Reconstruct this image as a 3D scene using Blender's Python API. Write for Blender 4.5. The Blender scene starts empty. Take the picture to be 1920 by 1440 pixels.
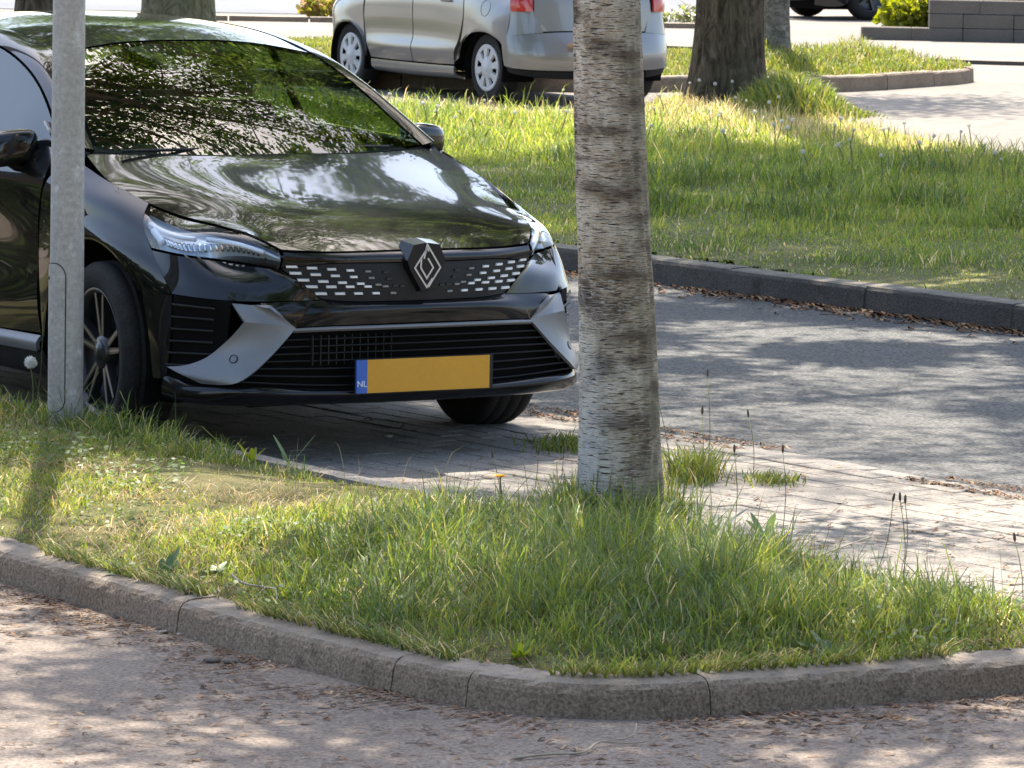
import bpy, math, random
import numpy as np
from mathutils import Matrix, Vector

# ------------------------------------------------------------------ camera, sky, sun, exposure
scn = bpy.context.scene
C = scn.collection
R = math.radians
PITCH, ROLL, CAM_H = R(6.223), R(1.052), 2.028
cam_data = bpy.data.cameras.new('camera')
cam_data.sensor_width = 36.0
cam_data.lens = 9000.0 / 1920.0 * 36.0
cam_data.clip_start, cam_data.clip_end = 0.5, 3000.0
cam = bpy.data.objects.new('camera', cam_data)
C.objects.link(cam)
cam.matrix_world = Matrix.Translation((0, 0, CAM_H)) @ Matrix.Rotation(math.pi/2 - PITCH, 4, 'X') @ Matrix.Rotation(ROLL, 4, 'Z')
scn.camera = cam
cam_data.dof.use_dof = True
cam_data.dof.focus_distance = 15.8
cam_data.dof.aperture_fstop = 32.0

SUN_EL, SUN_AZ = R(58), R(-3)          # azimuth measured from +Y towards +X
to_sun = Vector((math.sin(SUN_AZ)*math.cos(SUN_EL), math.cos(SUN_AZ)*math.cos(SUN_EL), math.sin(SUN_EL)))
world = bpy.data.worlds.new('World')
scn.world = world
world.use_nodes = True
wn = world.node_tree
bg = wn.nodes['Background']
sky = wn.nodes.new('ShaderNodeTexSky')
sky.sky_type = 'NISHITA'
sky.sun_disc = False
sky.sun_elevation = SUN_EL
sky.sun_rotation = SUN_AZ
sky.air_density = 1.0
sky.dust_density = 2.2
sky.ozone_density = 0.4
wn.links.new(sky.outputs[0], bg.inputs[0])
bg.inputs[1].default_value = 0.142
sun_data = bpy.data.lights.new('sun', 'SUN')
sun_data.energy = 4.9
sun_data.angle = R(0.53)
sun_data.color = (1.0, 0.91, 0.77)
sun = bpy.data.objects.new('sun', sun_data)
C.objects.link(sun)
sun.rotation_euler = to_sun.to_track_quat('Z', 'Y').to_euler()
sun.location = to_sun * 60
scn.view_settings.view_transform = 'Standard'
scn.view_settings.look = 'None'
scn.view_settings.exposure = 1.62
scn.view_settings.gamma = 1.0
scn.view_settings.use_curve_mapping = False
scn.cycles.max_bounces = 10
scn.cycles.transparent_max_bounces = 16
scn.cycles.caustics_reflective = False
scn.cycles.caustics_refractive = False
scn.cycles.sample_clamp_indirect = 6.0

# ------------------------------------------------------------------ helpers
rng = np.random.default_rng(7)

def tag(o, label=None, cat=None, group=None, kind=None):
    if label: o['label'] = label
    if cat: o['category'] = cat
    if group: o['group'] = group
    if kind: o['kind'] = kind
    return o

def thing(name, label, cat, loc=(0, 0, 0), rz=0.0, group=None):
    o = bpy.data.objects.new(name, None)
    C.objects.link(o)
    o.location = loc
    o.rotation_euler = (0, 0, rz)
    o.empty_display_size = 0.1
    return tag(o, label, cat, group)

def link(name, me, parent=None, mat=None):
    o = bpy.data.objects.new(name, me)
    C.objects.link(o)
    if parent: o.parent = parent
    if mat and not me.materials: me.materials.append(mat)
    return o

def mesh(name, verts, faces, mat=None, parent=None, smooth=True, col=None, uv=None):
    me = bpy.data.meshes.new(name)
    v = np.asarray(verts, dtype=np.float32).reshape(-1, 3)
    me.from_pydata(v.tolist(), [], [tuple(map(int, f)) for f in faces])
    if smooth: me.shade_smooth()
    if col is not None:
        a = me.attributes.new('tint', 'FLOAT_COLOR', 'POINT')
        a.data.foreach_set('color', np.asarray(col, np.float32).ravel())
    if uv is not None:
        l = me.uv_layers.new(name='UVMap')
        li = np.empty(len(me.loops), np.int32); me.loops.foreach_get('vertex_index', li)
        l.data.foreach_set('uv', np.asarray(uv, np.float32)[li].ravel())
    me.update()
    return link(name, me, parent, mat)

def bulk(name, verts, fidx, nper, mat=None, parent=None, smooth=False, col=None):
    """verts (N,3); fidx flat loop vertex indices; nper array of loop counts."""
    me = bpy.data.meshes.new(name)
    verts = np.asarray(verts, np.float32); fidx = np.asarray(fidx, np.int32).ravel(); nper = np.asarray(nper, np.int32)
    me.vertices.add(len(verts)); me.vertices.foreach_set('co', verts.ravel())
    me.loops.add(len(fidx)); me.loops.foreach_set('vertex_index', fidx)
    me.polygons.add(len(nper))
    st = np.concatenate([[0], np.cumsum(nper)[:-1]]).astype(np.int32)
    me.polygons.foreach_set('loop_start', st)
    if smooth: me.polygons.foreach_set('use_smooth', np.ones(len(nper), bool))
    me.update(calc_edges=True)
    if not smooth: me.shade_flat()
    if col is not None:
        a = me.attributes.new('tint', 'FLOAT_COLOR', 'POINT')
        a.data.foreach_set('color', np.asarray(col, np.float32).ravel())
    return link(name, me, parent, mat)

def merge(parts):
    V, F, n = [], [], 0
    for v, f in parts:
        v = np.asarray(v, float).reshape(-1, 3)
        V.append(v); F += [tuple(i + n for i in q) for q in f]; n += len(v)
    return np.concatenate(V), F

def box(c, s, rz=0.0, bevel=0.0):
    """box centred at c with size s, top edges chamfered by bevel"""
    x, y, z = np.array(s) / 2.0
    b = bevel
    if b:
        P = [(-x, -y, -z), (x, -y, -z), (x, y, -z), (-x, y, -z),
             (-x, -y, z-b), (x, -y, z-b), (x, y, z-b), (-x, y, z-b),
             (-x+b, -y+b, z), (x-b, -y+b, z), (x-b, y-b, z), (-x+b, y-b, z)]
        F = [(3, 2, 1, 0), (0, 1, 5, 4), (1, 2, 6, 5), (2, 3, 7, 6), (3, 0, 4, 7),
             (4, 5, 9, 8), (5, 6, 10, 9), (6, 7, 11, 10), (7, 4, 8, 11), (8, 9, 10, 11)]
    else:
        P = [(-x, -y, -z), (x, -y, -z), (x, y, -z), (-x, y, -z), (-x, -y, z), (x, -y, z), (x, y, z), (-x, y, z)]
        F = [(3, 2, 1, 0), (0, 1, 5, 4), (1, 2, 6, 5), (2, 3, 7, 6), (3, 0, 4, 7), (4, 5, 6, 7)]
    P = np.array(P, float)
    cs, sn = math.cos(rz), math.sin(rz)
    P = np.stack([P[:, 0]*cs - P[:, 1]*sn, P[:, 0]*sn + P[:, 1]*cs, P[:, 2]], 1) + np.array(c, float)
    return P, F

def tube(pts, rad, n=8, cap=True):
    pts = np.asarray(pts, float); rad = np.broadcast_to(np.asarray(rad, float), (len(pts),))
    T = np.gradient(pts, axis=0); T /= np.linalg.norm(T, axis=1)[:, None] + 1e-12
    V = []
    ref = np.array([0, 0, 1.0]) if abs(T[0][2]) < .9 else np.array([1.0, 0, 0])
    u = np.cross(T[0], ref); u /= np.linalg.norm(u)
    for p, t, r in zip(pts, T, rad):
        u = u - t*np.dot(u, t); u /= np.linalg.norm(u) + 1e-12
        w = np.cross(t, u)
        a = np.arange(n) * 2*math.pi/n
        V.append(p + r*(np.cos(a)[:, None]*u + np.sin(a)[:, None]*w))
    V = np.concatenate(V); F = []
    m = len(pts)
    for i in range(m-1):
        for j in range(n):
            F.append((i*n+j, i*n+(j+1) % n, (i+1)*n+(j+1) % n, (i+1)*n+j))
    if cap:
        F.append(tuple(range(n))[::-1]); F.append(tuple((m-1)*n + k for k in range(n)))
    return V, F

def lathe(prof, n=48, axis='x', closed=False):
    """prof list of (axial, radius); revolve about axis"""
    prof = np.array(prof, float); m = len(prof)
    a = np.arange(n)*2*math.pi/n
    V = []
    for ax, r in prof:
        q = np.stack([np.full(n, ax), r*np.cos(a), r*np.sin(a)], 1)
        V.append(q)
    V = np.concatenate(V)
    if axis == 'z': V = V[:, [1, 2, 0]]
    if axis == 'y': V = V[:, [2, 0, 1]]
    F = []
    for i in range(m if closed else m-1):
        k = (i+1) % m
        for j in range(n):
            F.append((i*n+j, i*n+(j+1) % n, k*n+(j+1) % n, k*n+j))
    return V, F

def spl(P, ts, par=None):
    """cubic Hermite through points, chord-length parameter"""
    P = np.asarray(P, float)
    if len(P) == 1: return np.repeat(P, len(ts), 0)
    if par is None:
        d = np.linalg.norm(np.diff(P, axis=0), axis=1); d = np.maximum(d, 1e-6)
        par = np.concatenate([[0], np.cumsum(d)])/d.sum()
    m = np.empty_like(P)
    if len(P) == 2:
        m[:] = (P[1]-P[0])/(par[1]-par[0])
    else:
        s = np.diff(P, axis=0)/np.diff(par)[:, None]
        h = np.diff(par)
        m[1:-1] = (s[:-1]*h[1:, None] + s[1:]*h[:-1, None])/(h[:-1]+h[1:])[:, None]
        m[0] = 1.5*s[0]-.5*m[1]; m[-1] = 1.5*s[-1]-.5*m[-2]
    ts = np.asarray(ts, float)
    i = np.clip(np.searchsorted(par, ts, side='right')-1, 0, len(P)-2)
    h = (par[i+1]-par[i]); t = ((ts-par[i])/h)[:, None]; h = h[:, None]
    return (2*t**3-3*t**2+1)*P[i] + (t**3-2*t**2+t)*h*m[i] + (-2*t**3+3*t**2)*P[i+1] + (t**3-t**2)*h*m[i+1]

def grid_eval(rows, nu, nv, gap=0.0025):
    """rows of control points -> (nv, nu, 3) grid, inset by gap (metres) at the border"""
    L = np.mean([np.linalg.norm(np.diff(np.asarray(r_, float), axis=0), axis=1).sum() for r_ in rows])
    e = min(.2, gap/max(L, 1e-3))
    tu = np.linspace(e, 1-e, nu)
    A = np.stack([spl(r_, tu) for r_ in rows])
    d = np.linalg.norm(np.diff(A, axis=0), axis=2).mean(1); W = d.sum()
    par = np.concatenate([[0], np.cumsum(d)])/W
    e = min(.2, gap/max(W, 1e-3))
    tv = np.linspace(e, 1-e, nv)
    out = np.empty((nv, nu, 3))
    for j in range(nu): out[:, j] = spl(A[:, j], tv, par)
    return out

def grid_mesh(G, flange=0.012, ref=None, thick=None):
    """grid -> verts, faces with an inward folded border; ref: point the normals must face away from"""
    nv, nu, _ = G.shape
    du = np.gradient(G, axis=1); dv = np.gradient(G, axis=0)
    N = np.cross(du, dv); N /= np.linalg.norm(N, axis=2)[..., None] + 1e-12
    if ref is not None:
        s = np.sign((N*(G-np.asarray(ref))).sum(2).mean()) or 1.0
    else: s = 1.0
    N *= s
    V = [G.reshape(-1, 3)]; F = []
    for i in range(nv-1):
        for j in range(nu-1):
            q = (i*nu+j, i*nu+j+1, (i+1)*nu+j+1, (i+1)*nu+j)
            F.append(q if s > 0 else q[::-1])
    if flange:
        b = [(0, j) for j in range(nu)] + [(i, nu-1) for i in range(1, nv)] + [(nv-1, j) for j in range(nu-2, -1, -1)] + [(i, 0) for i in range(nv-2, 0, -1)]
        P = np.array([G[k] for k in b]); Q = P - flange*np.array([N[k] for k in b])
        n0 = nv*nu; m = len(b)
        V += [P, Q]
        for k in range(m):
            k2 = (k+1) % m
            q = (n0+k, n0+m+k, n0+m+k2, n0+k2)
            F.append(q if s > 0 else q[::-1])
    return np.concatenate(V), F

# ------------------------------------------------------------------ materials
MATS = {}
def mat(name):
    m = bpy.data.materials.new(name); m.use_nodes = True
    MATS[name] = m
    nt = m.node_tree
    return m, nt, nt.nodes['Principled BSDF'], nt.nodes['Material Output']

def P(name, col, rough=.5, metal=0.0, spec=.5, coat=0.0, coat_rough=.03, emis=None):
    m, nt, b, o = mat(name)
    b.inputs['Base Color'].default_value = (*col, 1)
    b.inputs['Roughness'].default_value = rough
    b.inputs['Metallic'].default_value = metal
    b.inputs['Specular IOR Level'].default_value = spec
    b.inputs['Coat Weight'].default_value = coat
    b.inputs['Coat Roughness'].default_value = coat_rough
    return m

def N(nt, t, **kw):
    n = nt.nodes.new(t)
    for k, v in kw.items():
        if k.startswith('i_'):
            key = k[2:]
            key = int(key) if key.isdigit() else key.replace('_', ' ')
            n.inputs[key].default_value = v
        else: setattr(n, k, v)
    return n

def ramp(nt, fac, stops):
    r_ = nt.nodes.new('ShaderNodeValToRGB')
    el = r_.color_ramp.elements
    while len(el) < len(stops): el.new(.5)
    for e, (p_, c_) in zip(el, stops):
        e.position = p_; e.color = (*c_, 1) if len(c_) == 3 else c_
    nt.links.new(fac, r_.inputs[0])
    return r_.outputs[0]

def noise(nt, vec, scale, detail=4, rough=.6, dist=0.0):
    n = N(nt, 'ShaderNodeTexNoise', i_Scale=scale, i_Detail=detail, i_Roughness=rough, i_Distortion=dist)
    if vec is not None: nt.links.new(vec, n.inputs['Vector'])
    return n.outputs['Fac']

def coords(nt, kind='Object', scale=None, rot=None):
    t = N(nt, 'ShaderNodeTexCoord')
    out = t.outputs[kind]
    if scale or rot:
        m = N(nt, 'ShaderNodeMapping')
        if scale: m.inputs['Scale'].default_value = scale
        if rot: m.inputs['Rotation'].default_value = rot
        nt.links.new(out, m.inputs[0]); out = m.outputs[0]
    return out

def mix(nt, a, b, f, mode='MIX'):
    n = N(nt, 'ShaderNodeMix', data_type='RGBA', blend_type=mode)
    for sock, v in ((n.inputs[0], f), (n.inputs[6], a), (n.inputs[7], b)):
        if hasattr(v, 'is_output'): nt.links.new(v, sock)
        elif isinstance(v, (int, float)): sock.default_value = v
        else: sock.default_value = (*v, 1)
    return n.outputs[2]

def bump(nt, h, b, strength=.3, dist=.01):
    n = N(nt, 'ShaderNodeBump', i_Strength=strength, i_Distance=dist)
    nt.links.new(h, n.inputs['Height']); nt.links.new(n.outputs[0], b.inputs['Normal'])

def mottled(name, c1, c2, scale=3.0, grain=120.0, grain_amt=.25, rough=.85, bump_s=.4, bump_d=.004, c3=None, kind='Object', spec=.3):
    """two-tone patchy surface with a fine grain and relief"""
    m, nt, b, o = mat(name)
    v = coords(nt, kind)
    big = noise(nt, v, scale, 5, .65)
    col = ramp(nt, big, [(.32, c1), (.68, c2)])
    if c3:
        st = noise(nt, v, scale*3.1, 4, .6)
        col = mix(nt, col, c3, ramp(nt, st, [(.58, (0, 0, 0)), (.72, (.8, .8, .8))]))
    g = noise(nt, v, grain, 3, .7)
    gcol = ramp(nt, g, [(.3, (1-grain_amt*1.6,)*3), (.7, (1+grain_amt*.6,)*3)])
    col = mix(nt, col, gcol, 1.0, 'MULTIPLY')
    nt.links.new(col, b.inputs['Base Color'])
    b.inputs['Roughness'].default_value = rough
    b.inputs['Specular IOR Level'].default_value = spec
    bump(nt, g, b, bump_s, bump_d)
    return m

def glassy(name, tint=(.9, .95, .92), ior=1.5, rough=0.0, gain=1.0):
    """thin pane: clear transmission with Fresnel reflection on top"""
    m, nt, b, o = mat(name)
    nt.nodes.remove(b)
    tr = N(nt, 'ShaderNodeBsdfTransparent'); tr.inputs[0].default_value = (*tint, 1)
    gl = N(nt, 'ShaderNodeBsdfGlossy', i_Roughness=rough)
    # Schlick reflectance that is the same from both sides of the thin pane
    ge = N(nt, 'ShaderNodeNewGeometry'); dt = N(nt, 'ShaderNodeVectorMath', operation='DOT_PRODUCT')
    nt.links.new(ge.outputs['Incoming'], dt.inputs[0]); nt.links.new(ge.outputs['Normal'], dt.inputs[1])
    ab = N(nt, 'ShaderNodeMath', operation='ABSOLUTE'); nt.links.new(dt.outputs['Value'], ab.inputs[0])
    om = N(nt, 'ShaderNodeMath', operation='SUBTRACT', use_clamp=True); om.inputs[0].default_value = 1.0; nt.links.new(ab.outputs[0], om.inputs[1])
    pw_ = N(nt, 'ShaderNodeMath', operation='POWER'); pw_.inputs[1].default_value = 5.0; nt.links.new(om.outputs[0], pw_.inputs[0])
    f0 = ((ior-1)/(ior+1))**2*1.7
    ma = N(nt, 'ShaderNodeMath', operation='MULTIPLY_ADD'); ma.inputs[1].default_value = 1-f0; ma.inputs[2].default_value = f0; nt.links.new(pw_.outputs[0], ma.inputs[0])
    mu = N(nt, 'ShaderNodeMath', operation='MULTIPLY', use_clamp=True); mu.inputs[1].default_value = gain
    nt.links.new(ma.outputs[0], mu.inputs[0])
    mx = N(nt, 'ShaderNodeMixShader')
    nt.links.new(mu.outputs[0], mx.inputs[0]); nt.links.new(tr.outputs[0], mx.inputs[1]); nt.links.new(gl.outputs[0], mx.inputs[2])
    nt.links.new(mx.outputs[0], o.inputs[0])
    return m

def leafy(name, c_lo, c_hi, rough=.55, trans=.5, tint=True, glow=1.75):
    """leaf or blade: diffuse + translucent, colour varied per blade by the 'tint' attribute"""
    m, nt, b, o = mat(name)
    if tint:
        at = N(nt, 'ShaderNodeAttribute', attribute_name='tint')
        col = at.outputs['Color']
    else:
        nz = noise(nt, coords(nt), 3.0, 2)
        col = ramp(nt, nz, [(.3, c_lo), (.7, c_hi)])
    nt.links.new(col, b.inputs['Base Color'])
    b.inputs['Roughness'].default_value = rough
    b.inputs['Specular IOR Level'].default_value = .35
    tl = N(nt, 'ShaderNodeBsdfTranslucent')
    hs = N(nt, 'ShaderNodeHueSaturation', i_Hue=.490, i_Saturation=1.12, i_Value=glow)
    nt.links.new(col, hs.inputs['Color']); nt.links.new(hs.outputs[0], tl.inputs[0])
    mx = N(nt, 'ShaderNodeMixShader'); mx.inputs[0].default_value = trans
    nt.links.new(b.outputs[0], mx.inputs[1]); nt.links.new(tl.outputs[0], mx.inputs[2]); nt.links.new(mx.outputs[0], o.inputs[0])
    return m

# ------------------------------------------------------------------ setting: ground sheets
P0 = np.array([0.07, 14.54]); RD = np.array([0.592, -0.806]); RN = np.array([0.806, 0.592])
ROAD_ANG = math.atan2(RD[1], RD[0])
def rd(t, s, z=0.0):
    p = P0 + t*RD + s*RN
    return (p[0], p[1], z)
def to_ts(xy):
    d = np.asarray(xy) - P0
    return d @ RD, d @ RN

def inside(poly, pts):
    poly = np.asarray(poly, float); pts = np.asarray(pts, float)
    x, y = pts[:, 0], pts[:, 1]; c = np.zeros(len(pts), bool)
    j = len(poly)-1
    for i in range(len(poly)):
        xi, yi = poly[i]; xj, yj = poly[j]
        k = ((yi > y) != (yj > y)) & (x < (xj-xi)*(y-yi)/(yj-yi+1e-12)+xi)
        c ^= k; j = i
    return c

def edge_dist(poly, pts, closed=True):
    poly = np.asarray(poly, float); pts = np.asarray(pts, float)
    d = np.full(len(pts), 1e9)
    m = len(poly) if closed else len(poly)-1
    for i in range(m):
        a_, b_ = poly[i], poly[(i+1) % len(poly)]
        ab = b_-a_; t = np.clip(((pts-a_) @ ab)/(ab @ ab), 0, 1)
        d = np.minimum(d, np.linalg.norm(pts-(a_+t[:, None]*ab), axis=1))
    return d

def vnoise(xy, scale, seed=0):
    """smooth value noise in 0..1"""
    r_ = np.random.default_rng(seed); T = r_.random((64, 64))
    q = np.asarray(xy)*scale + 1000.0
    i = np.floor(q).astype(int); f_ = q-i; f_ = f_*f_*(3-2*f_)
    a_ = T[i[:, 0] % 64, i[:, 1] % 64]; b_ = T[(i[:, 0]+1) % 64, i[:, 1] % 64]
    c_ = T[i[:, 0] % 64, (i[:, 1]+1) % 64]; d_ = T[(i[:, 0]+1) % 64, (i[:, 1]+1) % 64]
    return (a_*(1-f_[:, 0])+b_*f_[:, 0])*(1-f_[:, 1]) + (c_*(1-f_[:, 0])+d_*f_[:, 0])*f_[:, 1]

M_ground = mottled('ground_soil', (.09, .085, .05), (.14, .12, .075), 1.5, 60, .3)
M_near = mottled('near_road_surface', (.190, .152, .126), (.268, .220, .184), .9, 75, .42, .9, .8, .007, c3=(.15, .124, .107))
M_asph = mottled('asphalt', (.086, .087, .089), (.150, .146, .140), .5, 60, .65, .80, 1.0, .012, c3=(.11, .106, .098), spec=.3)
M_baybase = mottled('joint_sand', (.175, .155, .135), (.245, .22, .193), 1.2, 90, .35)
M_paver = mottled('bay_paver', (.205, .185, .163), (.262, .238, .211), 1.3, 90, .3, .9, .6, .004, c3=(.165, .147, .128))
def kerb_material(name, c1, c2, c3, dust):
    m = mottled(name, c1, c2, 2.2, 120, .42, .92, .9, .007, c3=c3)
    nt = m.node_tree; b = nt.nodes['Principled BSDF']
    col = b.inputs['Base Color'].links[0].from_socket
    g = N(nt, 'ShaderNodeNewGeometry'); sp = N(nt, 'ShaderNodeSeparateXYZ'); nt.links.new(g.outputs['True Normal'], sp.inputs[0])
    up = ramp(nt, sp.outputs[2], [(.55, (0,)*3), (.9, (1,)*3)])          # sand and dust lie only on upward faces
    ns = ramp(nt, noise(nt, coords(nt), 9, 4, .7), [(.3, (.25,)*3), (.6, (1,)*3)])
    f = mix(nt, up, ns, 1.0, 'MULTIPLY')
    nt.links.new(mix(nt, col, dust, f), b.inputs['Base Color'])
    return m
M_kerb = kerb_material('kerb_concrete', (.225, .168, .118), (.31, .235, .17), (.13, .098, .068), (.29, .245, .20))
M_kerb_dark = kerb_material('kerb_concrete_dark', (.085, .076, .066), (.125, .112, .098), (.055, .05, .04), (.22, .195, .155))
M_gutter = mottled('gutter_concrete', (.20, .182, .162), (.27, .245, .22), 2.0, 110, .3)
M_verge = mottled('verge_soil', (.12, .125, .035), (.20, .175, .065), 2.0, 70, .4, .95)
M_moss = mottled('moss_soil', (.10, .105, .028), (.165, .135, .055), 3.5, 90, .45, .95, .9, .012, c3=(.07, .05, .03))

def far_paver_material():
    m, nt, b, o = mat('far_paving')
    v = coords(nt, 'Object', rot=(0, 0, ROAD_ANG))
    br = N(nt, 'ShaderNodeTexBrick', i_Scale=1.0)
    br.inputs['Brick Width'].default_value = .21; br.inputs['Row Height'].default_value = .105
    br.inputs['Mortar Size'].default_value = .006; br.inputs['Mortar Smooth'].default_value = .3
    br.inputs['Color1'].default_value = (.165, .15, .133, 1); br.inputs['Color2'].default_value = (.205, .188, .167, 1)
    br.inputs['Mortar'].default_value = (.14, .128, .115, 1)
    nt.links.new(v, br.inputs['Vector'])
    w = ramp(nt, noise(nt, coords(nt), .35, 5, .65), [(.3, (.82, .80, .78)), (.7, (1.08, 1.06, 1.05))])
    col = mix(nt, br.outputs['Color'], w, 1.0, 'MULTIPLY')
    nt.links.new(col, b.inputs['Base Color']); b.inputs['Roughness'].default_value = .9
    b.inputs['Specular IOR Level'].default_value = .25
    bump(nt, br.outputs['Fac'], b, -.5, .006)
    return m
M_farpav = far_paver_material()

def sheet(name, poly, z, m, kind='structure'):
    o = mesh(name, [(p[0], p[1], z) for p in poly], [tuple(range(len(poly)))], m, smooth=False)
    return tag(o, kind=kind)

sheet('ground', [(-700, -700), (700, -700), (700, 900), (-700, 900)], -.024, M_ground)
sheet('near_road', [rd(-60, -60), rd(60, -60), rd(60, -.03), rd(-60, -.03)], 0.0, M_near)
sheet('bay_ground', [rd(-40, -.10), rd(40, -.10), rd(40, 1.80), rd(-40, 1.80)], .0015, M_baybase)
sheet('asphalt_road', [rd(-70, 1.925), rd(50, 1.925), rd(50, 5.70), rd(-70, 5.70)], -.004, M_asph)
sheet('parking_pavement', [rd(-120, 5.74), rd(60, 5.74), rd(60, 80), rd(-120, 80)], -.012, M_farpav)

# pavers of the parking bay: real blocks with uneven tops, stretcher courses along the bay
def bay_pavers():
    VV, FF = [], []
    n = 0
    r_ = random.Random(3)
    s0, w, l = -.03, .1015, .2025
    for i in range(18):
        s = s0 + i*w
        t = -9.0 + (l/2 if i % 2 else 0)
        while t < 5.2:
            c = rd(t+l/2, s+w/2)
            sag = .003*math.sin(t*1.9)*math.sin(i*.6)
            v, f_ = box((c[0], c[1], -.008+sag+r_.uniform(-.0022, .0022)), (l-.004, w-.004, .024), ROAD_ANG + r_.uniform(-.012, .012), .003)
            VV.append(v); FF += [tuple(k+n for k in q) for q in f_]; n += 12
            t += l
    return np.concatenate(VV), FF
v, f_ = bay_pavers()
bp = tag(mesh('bay_paving', v, f_, M_paver, smooth=False), kind='stuff', label='pale sandy paving bricks of the parking bay under the black car')

# gutter band between bay and asphalt: flush slabs
gut = tag(bpy.data.objects.new('gutter', None), kind='structure'); C.objects.link(gut)
gs_me = None
for i in range(26):
    t = -13 + i*.8
    c = rd(t, 1.862)
    if gs_me is None:
        v, f_ = box((0, 0, 0), (.792, .118, .04), 0, .004)
        o = mesh('gutter_slab', v, f_, M_gutter, gut, smooth=False); gs_me = o.data
    else: o = link('gutter_slab', gs_me, gut)
    o.location = (c[0], c[1], -.021 + random.Random(i).uniform(-.002, .002)); o.rotation_euler = (0, 0, ROAD_ANG)

# kerbs -------------------------------------------------------------
def dense(poly, step=.05, smooth=True):
    poly = np.asarray(poly, float)
    L = np.linalg.norm(np.diff(poly, axis=0), axis=1).sum(); n = max(2, int(L/step))
    return spl(poly, np.linspace(0, 1, n))

def sub_curve(D, a_, b_):
    L = np.concatenate([[0], np.cumsum(np.linalg.norm(np.diff(D, axis=0), axis=1))])
    ts = np.concatenate([[a_], L[(L > a_+1e-4) & (L < b_-1e-4)], [b_]])
    return np.stack([np.interp(ts, L, D[:, k]) for k in range(2)], 1)

def kerb_stone(name, pts, prof, m, parent, lift=0.0):
    """sweep prof [(offset to the left of travel, z)] along pts"""
    T = np.gradient(pts, axis=0); T /= np.linalg.norm(T, axis=1)[:, None]
    Nn = np.stack([-T[:, 1], T[:, 0]], 1)
    k = len(prof); V = []
    rj = np.random.default_rng(int(abs(pts[0][0]*997+pts[0][1]*131)*10) % 99991)
    for p, nn in zip(pts, Nn):
        chip = rj.random() < .06
        for q, (of, z) in enumerate(prof):
            jo, jz = rj.normal(size=2)*(.0011 if 0 < q < k-2 else 0)      # weathered, slightly chipped arris
            if chip and 0 < q < k-3: jo += .005; jz -= .004
            V.append((p[0]+nn[0]*(of+jo), p[1]+nn[1]*(of+jo), z+lift+jz))
    F = []
    for i in range(len(pts)-1):
        for j in range(k-1): F.append((i*k+j, (i+1)*k+j, (i+1)*k+j+1, i*k+j+1))
    F.append(tuple(range(k))); F.append(tuple((len(pts)-1)*k+j for j in range(k))[::-1])
    return mesh(name, V, F, m, parent, smooth=False)

KERB_H = .088
near_line = [(-5.2, 19.0), (-3.9, 17.0), (-2.55, 15.0), (-1.98, 14.13), (-1.42, 13.25), (-.99, 12.60), (-.66, 12.11), (-.33, 11.66), (-.13, 11.43), (.07, 11.30), (.30, 11.27), (.52, 11.36), (.87, 11.53), (1.29, 11.74), (1.9, 12.05), (2.7, 12.45)]
nearD = dense(near_line, .03)
kprof = [(-.004, -.02), (.006, KERB_H-.032), (.012, KERB_H-.018), (.022, KERB_H-.007), (.036, KERB_H-.001), (.05, KERB_H), (.125, KERB_H+.003), (.13, KERB_H-.004), (.13, -.02)]
def arclen_at(D, xy):
    L = np.concatenate([[0], np.cumsum(np.linalg.norm(np.diff(D, axis=0), axis=1))])
    return L[np.argmin(np.linalg.norm(D-np.asarray(xy), axis=1))], L[-1]
near_kerb = tag(bpy.data.objects.new('near_kerb', None), kind='structure'); C.objects.link(near_kerb)
ja = arclen_at(nearD, (-.29, 11.61))[0]; jb = arclen_at(nearD, (-.10, 11.40))[0]; jc, Ltot = arclen_at(nearD, (.505, 11.35))
joints = [ja-1.0*k for k in range(8, 0, -1) if ja-1.0*k > 0] + [ja, jb, jc, jc+1.0, jc+2.0, Ltot]
for i in range(len(joints)-1):
    a_, b_ = joints[i]+.0016, min(joints[i+1], Ltot)-.0016
    if b_ - a_ < .05: continue
    kerb_stone('kerb_stone', sub_curve(nearD, a_, b_), kprof, M_kerb, near_kerb, random.Random(i).uniform(-.003, .003))

bay_kerb = tag(bpy.data.objects.new('bay_kerb', None), kind='structure'); C.objects.link(bay_kerb)
bprof = [(0, -.02), (.004, .07), (.012, .078), (.10, .08), (.10, -.02)]
for i in range(14):
    t0 = 1.9 - i*.9
    pts = np.array([rd(t0 - .9*k/6 - (.003 if k == 0 else 0) + (.003 if k == 6 else 0), -.085+.012*math.sin(i*2.2+k*.2))[:2] for k in range(7)])
    kerb_stone('kerb_stone', pts, bprof, M_gutter, bay_kerb)

far_kerb = tag(bpy.data.objects.new('far_kerb', None), kind='structure'); C.objects.link(far_kerb)
fprof = [(-.004, -.02), (.006, .092), (.016, .108), (.032, .114), (.13, .117), (.13, -.02)]
ft = to_ts((1.12, 22.9))[0]
for i in range(-9, 26):
    a_, b_ = ft - i*1.0 + .004, ft - (i+1)*1.0 - .004   # stones laid towards the distance
    pts = np.array([rd(x, 5.67 + .006*math.sin(i*1.7))[:2] for x in np.linspace(b_, a_, 6)])
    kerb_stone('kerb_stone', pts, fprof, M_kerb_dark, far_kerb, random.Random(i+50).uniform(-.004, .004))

# grass island ---------------------------------------------------------
T_ = np.gradient(nearD, axis=0); T_ /= np.linalg.norm(T_, axis=1)[:, None]
inner = nearD + .085*np.stack([-T_[:, 1], T_[:, 0]], 1)
isl_far = [rd(t, -.14 + .05*math.sin(t*1.3))[:2] for t in np.linspace(2.6, -7.5, 40)]
island_poly = np.array(list(inner[::6]) + [p for p in isl_far])
def island_z(xy):
    d = np.minimum(edge_dist(island_poly, xy), .8)
    return .070 + .055*np.sin(d/.8*math.pi/2) + .022*(vnoise(xy, 3.0, 4)-.5) + .012*(vnoise(xy, 9.0, 5)-.5)

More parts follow.
